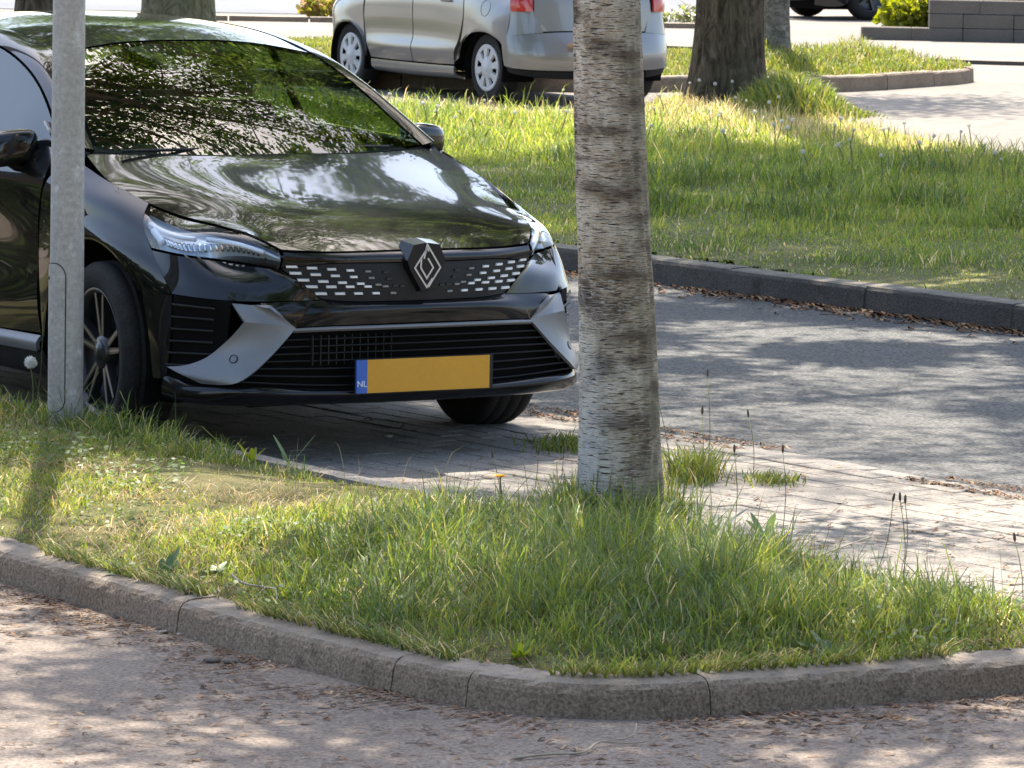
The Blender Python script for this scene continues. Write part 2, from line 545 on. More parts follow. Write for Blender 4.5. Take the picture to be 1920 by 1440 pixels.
def terrain(name, poly, zf, step, m, grow=0.03):
    poly = np.asarray(poly); lo, hi = poly.min(0)-.1, poly.max(0)+.1
    nx, ny = int((hi[0]-lo[0])/step)+1, int((hi[1]-lo[1])/step)+1
    X, Y = np.meshgrid(lo[0]+np.arange(nx)*step, lo[1]+np.arange(ny)*step)
    pts = np.stack([X.ravel(), Y.ravel()], 1)
    ok = inside(poly, pts) | (edge_dist(poly, pts) < grow)
    z = zf(pts); idx = np.full(len(pts), -1); idx[ok] = np.arange(ok.sum())
    V = np.column_stack([pts[ok], z[ok]])
    I = np.arange(len(pts)).reshape(ny, nx)
    q = np.stack([I[:-1, :-1], I[:-1, 1:], I[1:, 1:], I[1:, :-1]], -1).reshape(-1, 4)
    q = idx[q]; q = q[(q >= 0).all(1)]
    return tag(bulk(name, V, q, np.full(len(q), 4), m, smooth=True), kind='structure')
terrain('island_soil', island_poly, island_z, .05, M_moss)

# far verge --------------------------------------------------------------
verge_poly = np.array([rd(t, 5.785)[:2] for t in np.linspace(6, -34, 30)] + [(-14, 50), (-5.5, 40.6), (-1.23, 37.2), (.5, 36.6), (.95, 37.4), (1.2, 39.2), (2.25, 39.3), (2.55, 38.2), (2.5, 36.4), (2.9, 34.0), (3.45, 31.6), (4.3, 28.0), (5.8, 24), (8.6, 19.5)])
def verge_z(xy):
    d = np.minimum(edge_dist(verge_poly, xy), 1.5)
    return .092 + .06*np.sin(d/1.5*math.pi/2) + .05*(vnoise(xy, .9, 14)-.5)
terrain('verge_soil', verge_poly, verge_z, .12, M_verge, .0)

# grass-covered strip in front of the far pavement with its own kerb
strip_front = [(-7.0, 43.6), (-4, 43.3), (-1, 42.9), (.62, 42.75), (1.25, 43.0), (1.56, 43.2), (2.28, 43.35), (2.88, 43.65), (3.3, 44.15), (3.72, 44.85), (4.22, 45.75), (4.40, 46.35), (4.30, 46.9), (4.0, 47.6)]
sfD = dense(strip_front, .08)
strip_kerb = tag(bpy.data.objects.new('strip_kerb', None), kind='structure'); C.objects.link(strip_kerb)
sprof = [(0, -.03), (.008, .115), (.02, .13), (.14, .134), (.14, -.03)]
Ls = np.linalg.norm(np.diff(sfD, axis=0), axis=1).sum(); k = 0
while k*1.0 < Ls-.1:
    kerb_stone('kerb_stone', sub_curve(sfD, k*1.0+.006, min(Ls, k+1.0)-.006), sprof, M_kerb, strip_kerb, random.Random(k+9).uniform(-.01, .006)); k += 1
strip_poly = np.array([(x, y+.12) for x, y in strip_front[:-1]] + [(4.0, 47.3), (3.3, 48.9), (2.5, 49.9), (1.5, 49.2), (-2.15, 51.0), (-7, 51.6)])
def strip_z(xy): return .125 + .03*(vnoise(xy, .8, 24)-.5)
terrain('strip_soil', strip_poly, strip_z, .25, M_verge, .1)

# cross street and its kerb at the far side
M_street = mottled('street_asphalt', (.095, .105, .125), (.13, .14, .16), .4, 40, .25)
sheet('cross_street', [(-60, 62.2), (3.0, 62.6), (3.0, 73.5), (-60, 72.5)], -.004, M_street)
street_kerb = tag(bpy.data.objects.new('street_kerb', None), kind='structure'); C.objects.link(street_kerb)
for i in range(11):
    x0 = -7.6 + i*1.0
    pts = np.array([(x0+.01, 59.45+.05*i), (x0+.5, 59.475+.05*i), (x0+.99, 59.50+.05*i)])
    kerb_stone('kerb_stone', pts, [(0, -.03), (.01, .05), (.1, .055), (.1, -.03)], M_kerb, street_kerb)
drain = tag(bpy.data.objects.new('drain_edge', None), kind='structure'); C.objects.link(drain)
dpts = dense([(1.45, 53.1), (2.6, 52.4), (4.65, 50.55), (6.5, 50.2)], .2)
for i in range(5):
    L1 = np.linalg.norm(np.diff(dpts, axis=0), axis=1).sum()/5
    kerb_stone('edge_stone', sub_curve(dpts, i*L1+.006, (i+1)*L1-.006), [(0, -.03), (.005, .03), (.08, .035), (.08, -.03)], M_kerb_dark, drain)
# ------------------------------------------------------------------ trees
def bark_birch():
    m, nt, b, o = mat('birch_bark')
    uv = N(nt, 'ShaderNodeUVMap', uv_map='UVMap').outputs[0]
    def mp(sc):
        q = N(nt, 'ShaderNodeMapping'); q.inputs['Scale'].default_value = sc
        nt.links.new(uv, q.inputs[0]); return q.outputs[0]
    big = noise(nt, mp((7, 5, 1)), 1.0, 5, .65, .6)
    base = ramp(nt, big, [(.36, (.16, .108, .068)), (.45, (.47, .36, .25)), (.54, (.74, .61, .46)), (.64, (.90, .80, .66))])
    # papery flakes, wider than tall
    fl = noise(nt, mp((48, 250, 1)), 1.0, 5, .75, .8)
    base = mix(nt, base, ramp(nt, fl, [(.36, (.40, .34, .28)), (.50, (1.2, 1.17, 1.14))]), .85, 'MULTIPLY')
    pe = noise(nt, mp((38, 190, 1)), 1.0, 6, .8, .9)           # curls of white paper still clinging on
    base = mix(nt, base, (.85, .79, .70), ramp(nt, pe, [(.535, (0,)*3), (.56, (.9,)*3)]))
    base = mix(nt, base, (.11, .085, .06), ramp(nt, pe, [(.38, (.9,)*3), (.43, (0,)*3)]))
    # dark lenticel dashes
    le = noise(nt, mp((30, 240, 1)), 1.0, 2, .55)
    lm = ramp(nt, le, [(.585, (0, 0, 0)), (.63, (1, 1, 1))])
    col = mix(nt, base, (.075, .055, .04), lm)
    # grey-green algae on one flank and brown scars in horizontal bands
    al = N(nt, 'ShaderNodeAttribute', attribute_name='tint').outputs['Color']
    sep = N(nt, 'ShaderNodeSeparateColor'); nt.links.new(al, sep.inputs[0])
    ga = N(nt, 'ShaderNodeMath', operation='MULTIPLY'); nt.links.new(sep.outputs[0], ga.inputs[0]); nt.links.new(ramp(nt, noise(nt, mp((18, 9, 1)), 1.0, 4), [(.3, (.35,)*3), (.6, (1,)*3)]), ga.inputs[1])
    col = mix(nt, col, (.20, .185, .12), ga.outputs[0])
    gb = N(nt, 'ShaderNodeMath', operation='MULTIPLY'); nt.links.new(sep.outputs[1], gb.inputs[0]); nt.links.new(ramp(nt, noise(nt, mp((30, 40, 1)), 1.0, 3), [(.28, (0,)*3), (.46, (1,)*3)]), gb.inputs[1])
    col = mix(nt, col, (.105, .072, .048), gb.outputs[0])
    gc = N(nt, 'ShaderNodeMath', operation='MULTIPLY'); nt.links.new(sep.outputs[2], gc.inputs[0]); gc.inputs[1].default_value = .9
    wh = mix(nt, (.70, .68, .66), (.10, .08, .06), lm)
    col = mix(nt, col, wh, gc.outputs[0])
    nt.links.new(col, b.inputs['Base Color']); b.inputs['Roughness'].default_value = .85
    b.inputs['Specular IOR Level'].default_value = .2
    h = mix(nt, fl, lm, .4, 'SUBTRACT')
    bump(nt, h, b, 1.0, .012)
    return m

def bark_rough(name, c1, c2, c3, us=22.0, vs=5.0):
    m, nt, b, o = mat(name)
    uv = N(nt, 'ShaderNodeUVMap', uv_map='UVMap').outputs[0]
    q = N(nt, 'ShaderNodeMapping'); q.inputs['Scale'].default_value = (us, vs, 1); nt.links.new(uv, q.inputs[0])
    n1 = noise(nt, q.outputs[0], 1.0, 6, .7, 1.2)
    col = ramp(nt, n1, [(.36, c1), (.5, c2), (.66, c3)])
    g = noise(nt, uv, 3.0, 4)
    col = mix(nt, col, (.12, .13, .07), ramp(nt, g, [(.5, (0,)*3), (.75, (.5,)*3)]))
    nt.links.new(col, b.inputs['Base Color']); b.inputs['Roughness'].default_value = .9; b.inputs['Specular IOR Level'].default_value = .2
    bump(nt, n1, b, 1.0, .03)
    return m
M_birch = bark_birch()
M_oak = bark_rough('oak_bark', (.030, .023, .016), (.080, .063, .045), (.15, .122, .092))
M_grey_bark = bark_rough('grey_bark', (.09, .08, .065), (.19, .17, .145), (.34, .31, .28), 14, 18)
M_moss_bark = bark_rough('mossy_bark', (.08, .075, .045), (.17, .155, .10), (.26, .235, .165), 16, 6)
M_leaf = leafy('tree_leaf', None, None, .5, .56, glow=2.25)

def trunk_mesh(name, m, parent, path, radii, nseg=96, ridge=.012, ridge_n=19, flare=None, seed=0, scars=(), n=None, birch=False):
    """trunk with flutes, bulges and a flared foot; UV in metres for the bark"""
    r_ = np.random.default_rng(seed)
    path = np.asarray(path, float)
    m_ = n or 160
    ts = np.linspace(0, 1, m_)
    c = spl(path, ts); rad = np.interp(ts, np.linspace(0, 1, len(radii)), radii)
    L = np.concatenate([[0], np.cumsum(np.linalg.norm(np.diff(c, axis=0), axis=1))])
    a_ = np.linspace(0, 2*math.pi, nseg+1)
    ph = r_.uniform(0, 6.28, 12)
    A, H = np.meshgrid(a_, L)
    dr = ridge*(np.sin(A*ridge_n + 2.0*np.sin(H*2.1+ph[0]) + ph[1])*.5 + np.sin(A*(ridge_n+6)+np.sin(H*3.3+ph[2])*2.5)*.5)
    dr += .25*ridge*np.sin(A*3+ph[3]+H*.8) + .5*ridge*np.sin(A*2+ph[4]-H*.5)
    Rr = rad[:, None]*np.ones_like(A)
    if flare:
        fh, fa = flare
        k = np.exp(-H/fh)
        Rr = Rr + fa*k*(1 + .45*np.sin(A*5+ph[5]) + .25*np.sin(A*3+ph[6]))
    tint = np.zeros(A.shape + (4,)); tint[..., 3] = 1
    for (ang, hz, wa, wh, amt) in scars:
        g = np.exp(-((np.mod(A-ang+math.pi, 2*math.pi)-math.pi)/wa)**2 - ((H-hz)/wh)**2)
        dr += amt*g; tint[..., 1] = np.maximum(tint[..., 1], g*.9)
    Rr = Rr + dr
    V = np.stack([c[:, 0][:, None]+Rr*np.cos(A), c[:, 1][:, None]+Rr*np.sin(A), c[:, 2][:, None]+0*A], -1)
    if birch:   # algae on the flank facing right, white paper on the left foot
        tint[..., 0] = np.clip(np.exp(-((np.mod(A-R(-25)+math.pi, 2*math.pi)-math.pi)/.85)**2)*.95, 0, 1)
        tint[..., 2] = np.exp(-((np.mod(A-R(-150)+math.pi, 2*math.pi)-math.pi)/.75)**2)*np.clip(1.25-(H-.05)/.6, 0, 1)*1.0
    uv = np.stack([A*np.mean(radii), H], -1)
    F = []
    w = nseg+1
    I = np.arange(m_*w).reshape(m_, w)
    q = np.stack([I[:-1, :-1], I[:-1, 1:], I[1:, 1:], I[1:, :-1]], -1).reshape(-1, 4)
    return mesh(name, V.reshape(-1, 3), q, m, parent, True, tint.reshape(-1, 4), uv.reshape(-1, 2)), c, rad

def crown(parent, c0, rx, rz, n_limb, n_leaf, m_bark, start, seed, leaf=.06, cols=((.06, .10, .02), (.11, .16, .035)), spread=.30, hollow=.25, sub=6, tipn=2):
    """limbs from the trunk top into an ellipsoid, with leaves scattered round the twig ends"""
    r_ = np.random.default_rng(seed)
    c0 = np.asarray(c0, float); tubes = []; tips = []
    start = np.asarray(start, float)
    for i in range(n_limb):
        for _ in range(40):
            d = r_.normal(size=3); d /= np.linalg.norm(d)
            rr = r_.uniform(hollow, 1)**.5
            e = c0 + d*np.array([rx, rx, rz])*rr
            if e[2] > 3.0: break
        f0 = r_.uniform(0, .75)
        s = start[0] + (start[1]-start[0])*f0
        mid = s*.5+e*.5 + np.array([0, 0, r_.uniform(.1, .7)]) + r_.normal(size=3)*.2
        ptsl = spl([s, mid, e], np.linspace(0, 1, 8))
        r0 = r_.uniform(.03, .06)
        tubes.append(tube(ptsl, np.linspace(r0, .008, 8), 6, False))
        for k in range(sub):
            t = r_.uniform(.35, 1.0)
            b0 = spl([s, mid, e], [t])[0]
            b1 = b0 + r_.normal(size=3)*np.array([.75, .75, .4])*rx*.22 + np.array([0, 0, -.1])
            bp_ = spl([b0, (b0+b1)/2+r_.normal(size=3)*.06, b1], np.linspace(0, 1, 5))
            tubes.append(tube(bp_, np.linspace(.012, .003, 5), 4, False))
            tips.append(bp_[-tipn:])
    v, f_ = merge(tubes)
    tag(mesh('branches', v, f_, m_bark, parent), kind='stuff')
    T = np.concatenate(tips)
    base = T[r_.integers(0, len(T), n_leaf)]
    cl = r_.random(len(base))
    p = base + r_.normal(size=(n_leaf, 3))*spread*np.array([1, 1, .7])
    p = p[p[:, 2] > 2.75]; n = len(p)
    # one folded leaf: 4 verts rhomb
    ax = r_.normal(size=(n, 3)); ax[:, 2] -= .5; ax /= np.linalg.norm(ax, axis=1)[:, None]
    q = r_.normal(size=(n, 3)); sd = np.cross(ax, q); sd /= np.linalg.norm(sd, axis=1)[:, None]
    nn = np.cross(ax, sd)
    s = leaf*r_.uniform(.7, 1.35, n)[:, None]
    V = np.stack([p, p+ax*s*.55+sd*s*.38+nn*s*.08, p+ax*s*1.1, p+ax*s*.5-sd*s*.38+nn*s*.08], 1)
    t = r_.random(n)[:, None]
    col = np.array(cols[0])*(1-t)+np.array(cols[1])*t
    col = np.concatenate([col*r_.uniform(.8, 1.2, n)[:, None], np.ones((n, 1))], 1)
    idx = np.arange(n*4).reshape(n, 4)
    fi = np.concatenate([idx[:, [0, 1, 2]], idx[:, [0, 2, 3]]])
    tag(bulk('crown', V.reshape(-1, 3), fi, np.full(len(fi), 3), M_leaf, parent, col=np.repeat(col, 4, 0)), kind='stuff')

def tree(name, label, path, radii, m, c0, rx, rz, n_limb, n_leaf, seed, group=None, **kw):
    ck = kw.pop('crown_kw', {})
    base = np.array(path[0], float)
    t = thing(name, label, 'tree', tuple(base), 0, group)
    o, c, rad = trunk_mesh('trunk', m, t, np.asarray(path, float)-base, radii, seed=seed, **kw)
    crown(t, np.asarray(c0, float)-base, rx, rz, n_limb, n_leaf, m, (c[int(len(c)*.55)], c[-1]), seed, **ck)
    return t

bx_, by_ = .325, 13.93
birch = tree('birch_tree', 'birch with peeling pale bark standing in the near grass island', [(bx_, by_, .06), (bx_-.016, by_, .6), (bx_-.052, by_, 1.2), (bx_-.080, by_+.01, 1.8), (bx_-.10, by_+.05, 3.4), (bx_-.05, by_+.1, 5.5), (bx_, by_+.1, 8.0)],
     [.121, .107, .096, .088, .086, .084, .08, .072, .065, .055, .04], M_birch, (bx_-.45, by_+1.9, 4.8), 2.1, 1.6, 15, 15500, 11,
     nseg=180, n=620, ridge=.0025, ridge_n=13, flare=(.13, .022), birch=True,
     scars=[(R(-80), .78, 1.1, .012, .004), (R(-75), 1.02, .8, .03, .003), (R(-95), 1.20, .9, .022, .005), (R(-60), 1.42, .9, .018, .004), (R(-110), .52, .45, .03, -.003), (R(-70), .60, .8, .03, .003), (R(-100), .35, .7, .02, .003)] + [(R(-90+70*math.sin(i*5.1)), .12+i*.083, .35+.4*abs(math.sin(i*3.3)), .008+.014*abs(math.sin(i*2.1)), .0035*math.sin(i*4.7)) for i in range(18)],
     crown_kw=dict(leaf=.065, spread=.17, sub=4, tipn=1))
oak = tree('oak_tree', 'thick dark trunked tree at the back of the far verge', [(1.70, 38.95, .06), (1.71, 38.95, 1.2), (1.76, 38.95, 3.0), (1.8, 38.9, 7), (1.9, 37.4, 16)],
     [.285, .25, .245, .24, .23, .2, .12], M_oak, (2.0, 36.6, 16.4), 4.0, 3.6, 36, 36000, 21, nseg=150, n=420, ridge=.012, ridge_n=17, flare=(.22, .10), crown_kw=dict(leaf=.13, spread=.34, sub=5, tipn=1))
tree('street_tree', 'slim grey trunked tree behind the dark oak trunk', [(2.48, 46.5, .1), (2.5, 46.5, 2), (2.5, 46.6, 5), (2.5, 46.6, 8)], [.125, .12, .11, .09, .05], M_grey_bark, (2.5, 46.6, 8), 2.4, 2.4, 14, 6000, 31, nseg=60, n=90, ridge=.006, flare=(.25, .05), crown_kw=dict(leaf=.10, spread=.4))
tree('street_tree', 'thick mossy trunk beyond the black car roof', [(-3.27, 46.2, .05), (-3.27, 46.2, 2), (-3.2, 46.2, 5), (-3.2, 46.2, 9)], [.335, .32, .30, .27, .15], M_moss_bark, (-3.2, 46.2, 9.5), 4.0, 3.2, 20, 11000, 41, nseg=90, n=120, ridge=.012, flare=(.3, .12), crown_kw=dict(leaf=.11, spread=.42))
tree('street_tree', 'dark trunk at the left edge partly behind the lamp post', [(-5.17, 52.0, .05), (-5.17, 52, 2), (-5.1, 52, 5), (-5.1, 52, 8.5)], [.25, .235, .22, .2, .1], M_oak, (-5.1, 52, 9), 3.2, 3, 16, 8000, 51, nseg=90, n=120, ridge=.012, flare=(.3, .1), crown_kw=dict(leaf=.11, spread=.42))
# invented trees behind the camera, added to shade the road the car mirrors
tree('street_tree', 'added shade tree behind the camera on the left', [(-4.2, 2.5, 0), (-4.2, 2.5, 2), (-4, 2.6, 4), (-3.6, 2.8, 7)], [.2, .18, .16, .08], M_oak, (-3.0, 4.2, 6.8), 3.6, 2.4, 26, 14000, 111, nseg=40, n=60, ridge=.01, flare=(.2, .08), crown_kw=dict(leaf=.09, spread=.34, sub=4, tipn=3))
tree('street_tree', 'added shade tree behind the camera on the right', [(4.5, 1.5, 0), (4.5, 1.5, 2), (4.2, 1.6, 4), (4, 1.8, 7)], [.2, .18, .16, .08], M_oak, (3.4, 3.4, 6.8), 3.6, 2.4, 26, 14000, 121, nseg=40, n=60, ridge=.01, flare=(.2, .08), crown_kw=dict(leaf=.09, spread=.34, sub=4, tipn=3))
# neighbours of the row that stand just outside the picture and throw the dappled shade
tree('birch_tree', 'birch of the island row standing left of the black car', [(-3.95, 20.0, .06), (-3.95, 20, 2), (-3.6, 20.1, 4.5), (-3.2, 20.2, 8.5)], [.125, .11, .09, .05], M_birch, (-.3, 22.5, 7.4), 3.5, 2.5, 56, 34000, 61, nseg=60, n=120, ridge=.003, flare=(.15, .03), birch=True, crown_kw=dict(leaf=.06, spread=.20, sub=5, tipn=1))
tree('birch_tree', 'birch of the island row standing right of the camera', [(4.0, 10.2, .06), (4.0, 10.2, 2), (3.7, 10.6, 4.5), (3.4, 11, 8)], [.125, .11, .09, .05], M_birch, (2.8, 12.6, 6.2), 2.5, 2.0, 13, 11000, 71, nseg=60, n=120, ridge=.003, flare=(.15, .03), birch=True, crown_kw=dict(leaf=.065, spread=.17, sub=4, tipn=1))
tree('oak_tree', 'spreading oak on the verge right of the road', [(4.05, 26.8, .06), (4.0, 26.8, 2), (3.7, 26.6, 4), (3.2, 26.2, 8)], [.25, .23, .2, .12], M_oak, (2.0, 25.4, 8.2), 4.5, 2.6, 28, 60000, 81, nseg=60, n=120, ridge=.01, flare=(.2, .1), crown_kw=dict(leaf=.095, spread=.16, sub=4, tipn=1))
tree('oak_tree', 'spreading oak on the verge further along the road', [(4.6, 32.8, .06), (4.6, 32.8, 2), (4.2, 32.8, 4.5), (3.0, 32.6, 8)], [.25, .23, .2, .12], M_oak, (1.8, 32.6, 9.6), 4.1, 3.4, 24, 40000, 91, nseg=60, n=120, ridge=.01, flare=(.2, .1), crown_kw=dict(leaf=.11, spread=.26, sub=4, tipn=1))
tree('oak_tree', 'oak on the verge left of the road', [(-5.2, 31.5, .06), (-5.2, 31.5, 2), (-4.9, 31.5, 4), (-4.4, 31.5, 8)], [.25, .23, .2, .12], M_oak, (-3.2, 30.6, 9.0), 4.4, 4.0, 26, 26000, 101, nseg=60, n=120, ridge=.01, flare=(.2, .1), crown_kw=dict(leaf=.11, spread=.26, sub=4, tipn=1))
# ------------------------------------------------------------------ grass
M_grass = leafy('grass_blade', None, None, .5, .42)
G_DARK, G_MID, G_BRIGHT, G_YEL, G_STRAW, G_BLUE = [np.array(c) for c in ((.055, .082, .022), (.090, .125, .028), (.135, .175, .036), (.20, .20, .048), (.36, .30, .17), (.085, .118, .062))]

def blades(name, pts, zf, hgt, width, cols, seed, label, lean=(.15, .95), az_bias=None, parent=None, az=None):
    r_ = np.random.default_rng(seed)
    n = len(pts)
    h = hgt*r_.uniform(.55, 1.2, n); w = width*r_.uniform(.7, 1.3, n)
    az = r_.uniform(0, 2*math.pi, n) if az is None else az; ln = r_.uniform(*lean, n)
    d = np.stack([np.cos(az), np.sin(az), 0*az], 1); s = np.stack([-np.sin(az), np.cos(az), 0*az], 1)
    tw = r_.uniform(0, math.pi, n); s = np.stack([np.cos(tw), np.sin(tw), 0*tw], 1)
    b0 = np.column_stack([pts, zf(pts)-.006])
    up = np.array([0, 0, 1.0])
    H = h[:, None]; W = w[:, None]; Ln = ln[:, None]
    m1 = b0 + up*H*.45 + d*H*Ln*.25
    m2 = b0 + up*H*.80 + d*H*Ln*.62
    t = b0 + up*H*(1-.25*Ln) + d*H*Ln*1.05
    V = np.stack([b0-s*W*.5, b0+s*W*.5, m1-s*W*.46, m1+s*W*.46, m2-s*W*.30, m2+s*W*.30, t], 1)
    i = np.arange(n)[:, None]*7
    q1 = i+np.array([[0, 1, 3, 2]]); q2 = i+np.array([[2, 3, 5, 4]]); tr = i+np.array([[4, 5, 6]])
    fi = np.concatenate([q1.ravel(), q2.ravel(), tr.ravel()]); nper = np.concatenate([np.full(2*n, 4), np.full(n, 3)])
    col = np.concatenate([cols, np.ones((n, 1))], 1)
    o = bulk(name, V.reshape(-1, 3), fi, nper, M_grass, parent, smooth=True, col=np.repeat(col, 7, 0))
    if parent is None: tag(o, label, 'grass', kind='stuff')
    else: tag(o, kind='stuff')
    return o

def sample(poly, n, seed):
    poly = np.asarray(poly); r_ = np.random.default_rng(seed); lo, hi = poly.min(0), poly.max(0)
    out = []
    tot = 0
    while tot < n:
        p = r_.uniform(lo, hi, (n*2, 2)); p = p[inside(poly, p)]; out.append(p); tot += len(p)
    return np.concatenate(out)[:n]

def palette(pts, seed, w, var=.18, scale=2.5):
    """blend of the six greens, clumped; w = weights"""
    r_ = np.random.default_rng(seed)
    base = np.stack([G_DARK, G_MID, G_BRIGHT, G_YEL, G_STRAW, G_BLUE])
    w = np.asarray(w, float)
    if w.ndim == 1: w = np.repeat(w[None], len(pts), 0)
    cl = vnoise(pts, scale, seed)
    w = w.copy(); w[:, 0] *= np.clip(1.8-1.8*cl, .1, 2); w[:, 2] *= np.clip(2*cl, .1, 2); w[:, 3] *= np.clip(2.2*cl-.2, .05, 2)
    c = np.cumsum(w, 1); c /= c[:, -1:]
    k = (r_.random(len(pts))[:, None] > c).sum(1)
    return base[np.clip(k, 0, 5)]*r_.uniform(1-var, 1+var, (len(pts), 1))*r_.uniform(.93, 1.07, (len(pts), 3))

def clump(p, c, r_): return np.exp(-(((p-np.asarray(c))/np.asarray(r_))**2).sum(1))

# --- the near island
vis = np.array([p for p in island_poly])
isl = sample(island_poly, 330000, 5)
isl = isl[(isl[:, 0] > -2.1) & (isl[:, 0] < 1.75) & (isl[:, 1] > 11.2) & (isl[:, 1] < 17.6)]
tt, ss = to_ts(isl)
# how tall the grass stands: long round the birch and along the front, short and mossy in the middle left
tall = np.clip(.13 + 1.0*clump(isl, (.34, 13.65), (.75, .95)) + .95*clump(isl, (.22, 12.35), (.62, .62)) + .55*clump(isl, (-.15, 12.75), (.40, .5)) + .42*clump(isl, (.95, 12.35), (.6, .5)) + .6*clump(isl, (-1.55, 16.3), (.35, .4)) + .35*clump(isl, (-1.2, 15.75), (.25, .35)) + .38*clump(isl, (-.42, 13.7), (.20, .28)) + .25*clump(isl, (-.75, 13.35), (.22, .25)) + .22*clump(isl, (-1.5, 14.2), (.4, .5)) + .75*np.clip(1-np.abs(ss+.27)/.20, 0, 1)*np.clip((vnoise(isl, 4.2, 66)-.30)*2.2, 0, 1)*np.clip((-tt-.2)/.6, 0, 1), 0, 1.1)
bare = np.clip(1.15*clump(isl, (-.72, 14.55), (.50, .5)) + .85*clump(isl, (-.30, 14.25), (.35, .28)) + .5*clump(isl, (-1.05, 15.0), (.35, .4)) + .7*np.clip((vnoise(isl, 2.3, 71)-.62)*3, 0, 1)*(1-np.clip(tall, 0, 1)), 0, 1)
tuft = vnoise(isl, 5.5, 8)*.6 + vnoise(isl, 13, 9)*.4
keep = np.random.default_rng(1).random(len(isl)) < np.clip((.02+1.35*tuft)*(1-.80*bare)*(.50+.5*np.clip(tall*1.4, 0, 1)), 0, 1)
ed = edge_dist(island_poly, isl)
keep &= np.random.default_rng(2).random(len(isl)) < np.clip(.30 + .9*vnoise(isl, 7, 72)*ed/.07, 0, 1)
isl, tall, bare, tuft, ed = isl[keep], tall[keep], bare[keep], tuft[keep], ed[keep]
hgt = (.016 + .088*tall*(.15+1.25*tuft))*(1-.55*bare)*np.clip(.45+ed*2.5, .4, 1)
hgt *= np.random.default_rng(12).gamma(7, 1/7, len(tall))
short = 1-np.clip(tall*1.6, 0, 1)
W = np.stack([.40-.25*short, .9-.25*short, .75+.45*short, .34+.85*bare+.9*short, .12+.22*bare+.10*(1-np.clip(ed*5, 0, 1)), .55*np.clip(tall, 0, 1)], 1)
blades('island_grass', isl, island_z, hgt, .0036, palette(isl, 3, W, var=.30)*1.42, 17, 'ragged long green grass on the near island round the birch', lean=(.1, 1.25))
# blades that spill over the kerb tops and the shaggy collar round the birch foot
ii = np.random.default_rng(61).integers(60, len(nearD)-8, 8200); e_ = np.random.default_rng(62)
nrm_ = np.stack([-T_[:, 1], T_[:, 0]], 1)
eg = nearD[ii] + nrm_[ii]*(e_.uniform(.075, .125, len(ii)))[:, None]
eg = eg[vnoise(eg, 3.3, 63) + .25*vnoise(eg, 14, 64) > .50]
ik = np.array([np.argmin(((nearD-q)**2).sum(1)) for q in eg]); azk = np.arctan2(-nrm_[ik, 1], -nrm_[ik, 0]) + e_.normal(size=len(eg))*.7
blades('edge_grass', eg, lambda q: np.maximum(island_z(q), KERB_H+.004), e_.uniform(.025, .075, len(eg)), .0036, palette(eg, 65, np.array([.3, .8, .9, .6, .5, .2]))*1.25, 66, 'grass blades spilling over the top of the near kerb', lean=(.6, 1.9), az=azk)
e_ = np.random.default_rng(67); ca = e_.uniform(0, 2*math.pi, 1700); cr_ = .125+np.abs(e_.normal(size=1700))*.045
cg = np.column_stack([.325+cr_*np.cos(ca), 13.93+cr_*np.sin(ca)])
blades('collar_grass', cg, island_z, e_.uniform(.09, .20, len(cg)), .0042, palette(cg, 68, np.array([.4, .9, .8, .3, .2, .5]))*1.3, 69, 'shaggy grass collar round the foot of the birch', lean=(.05, .8))
# dead straw lying in the sward, and clover-like low leaves
th = sample(island_poly, 26000, 73); th = th[(th[:, 0] > -2.0) & (th[:, 0] < 1.7) & (th[:, 1] < 17.5)]
th = th[vnoise(th, 3.1, 74) > .45]
blades('dead_thatch', th, lambda q: island_z(q)+.004, np.random.default_rng(75).uniform(.02, .055, len(th)), .0030, np.array([[.34, .27, .15]])*np.random.default_rng(76).uniform(.5, 1.25, (len(th), 1)), 77, 'dry straw thatch between the island grass', lean=(1.2, 2.4))
cv = sample(island_poly, 30000, 78); r_ = np.random.default_rng(81); cv = cv[(cv[:, 0] > -2.0) & (cv[:, 0] < 1.6) & (cv[:, 1] < 17.0)]
cv = cv[vnoise(cv, 2.7, 79)*.7+.3*r_.random(len(cv)) > .62]
r_ = np.random.default_rng(80); n = len(cv)
hz = r_.uniform(.015, .055, n)
c_ = np.column_stack([cv, island_z(cv)+hz]); a_ = r_.uniform(0, 6.28, n); rr = r_.uniform(.005, .011, n)[:, None]
ux = np.stack([np.cos(a_), np.sin(a_), r_.uniform(-.3, .5, n)], 1)*rr; uy = np.stack([-np.sin(a_), np.cos(a_), r_.uniform(-.4, .4, n)], 1)*rr
V = np.stack([c_-ux, c_-.3*ux+uy*.8, c_+ux*.7+uy*.5, c_+ux, c_+ux*.6-uy*.6, c_-.3*ux-uy*.8], 1)
cc = np.array([[.07, .115, .032]])*r_.uniform(.7, 1.6, (n, 1))*np.array([1, 1, 1.0])
tag(bulk('low_weeds', V.reshape(-1, 3), np.arange(n*6), np.full(n, 6), M_grass, col=np.repeat(np.concatenate([cc, np.ones((n, 1))], 1), 6, 0)), 'small round weed leaves low in the island grass', 'weeds', kind='stuff')
# thin flowering stalks that rise above the blades
st = sample(island_poly, 9000, 6)
st = st[(st[:, 0] > -1.9) & (st[:, 0] < 1.6) & (st[:, 1] < 17.3)]
k_ = np.clip(.9*clump(st, (.35, 13.6), (.7, .9)) + .7*clump(st, (.1, 12.5), (.7, .6)) + .5*clump(st, (1.0, 12.7), (.5, .6)) + .5*clump(st, (-1.5, 16.1), (.3, .4)), 0, 1)
st = st[np.random.default_rng(3).random(len(st)) < k_*.30]
blades('seed_stalks', st, island_z, np.random.default_rng(4).uniform(.10, .21, len(st)), .0026, np.repeat(np.array([[.17, .16, .07]]), len(st), 0)*np.random.default_rng(5).uniform(.6, 1.5, (len(st), 1)), 18, 'thin pale seed stalks standing above the island grass', lean=(.05, .45))

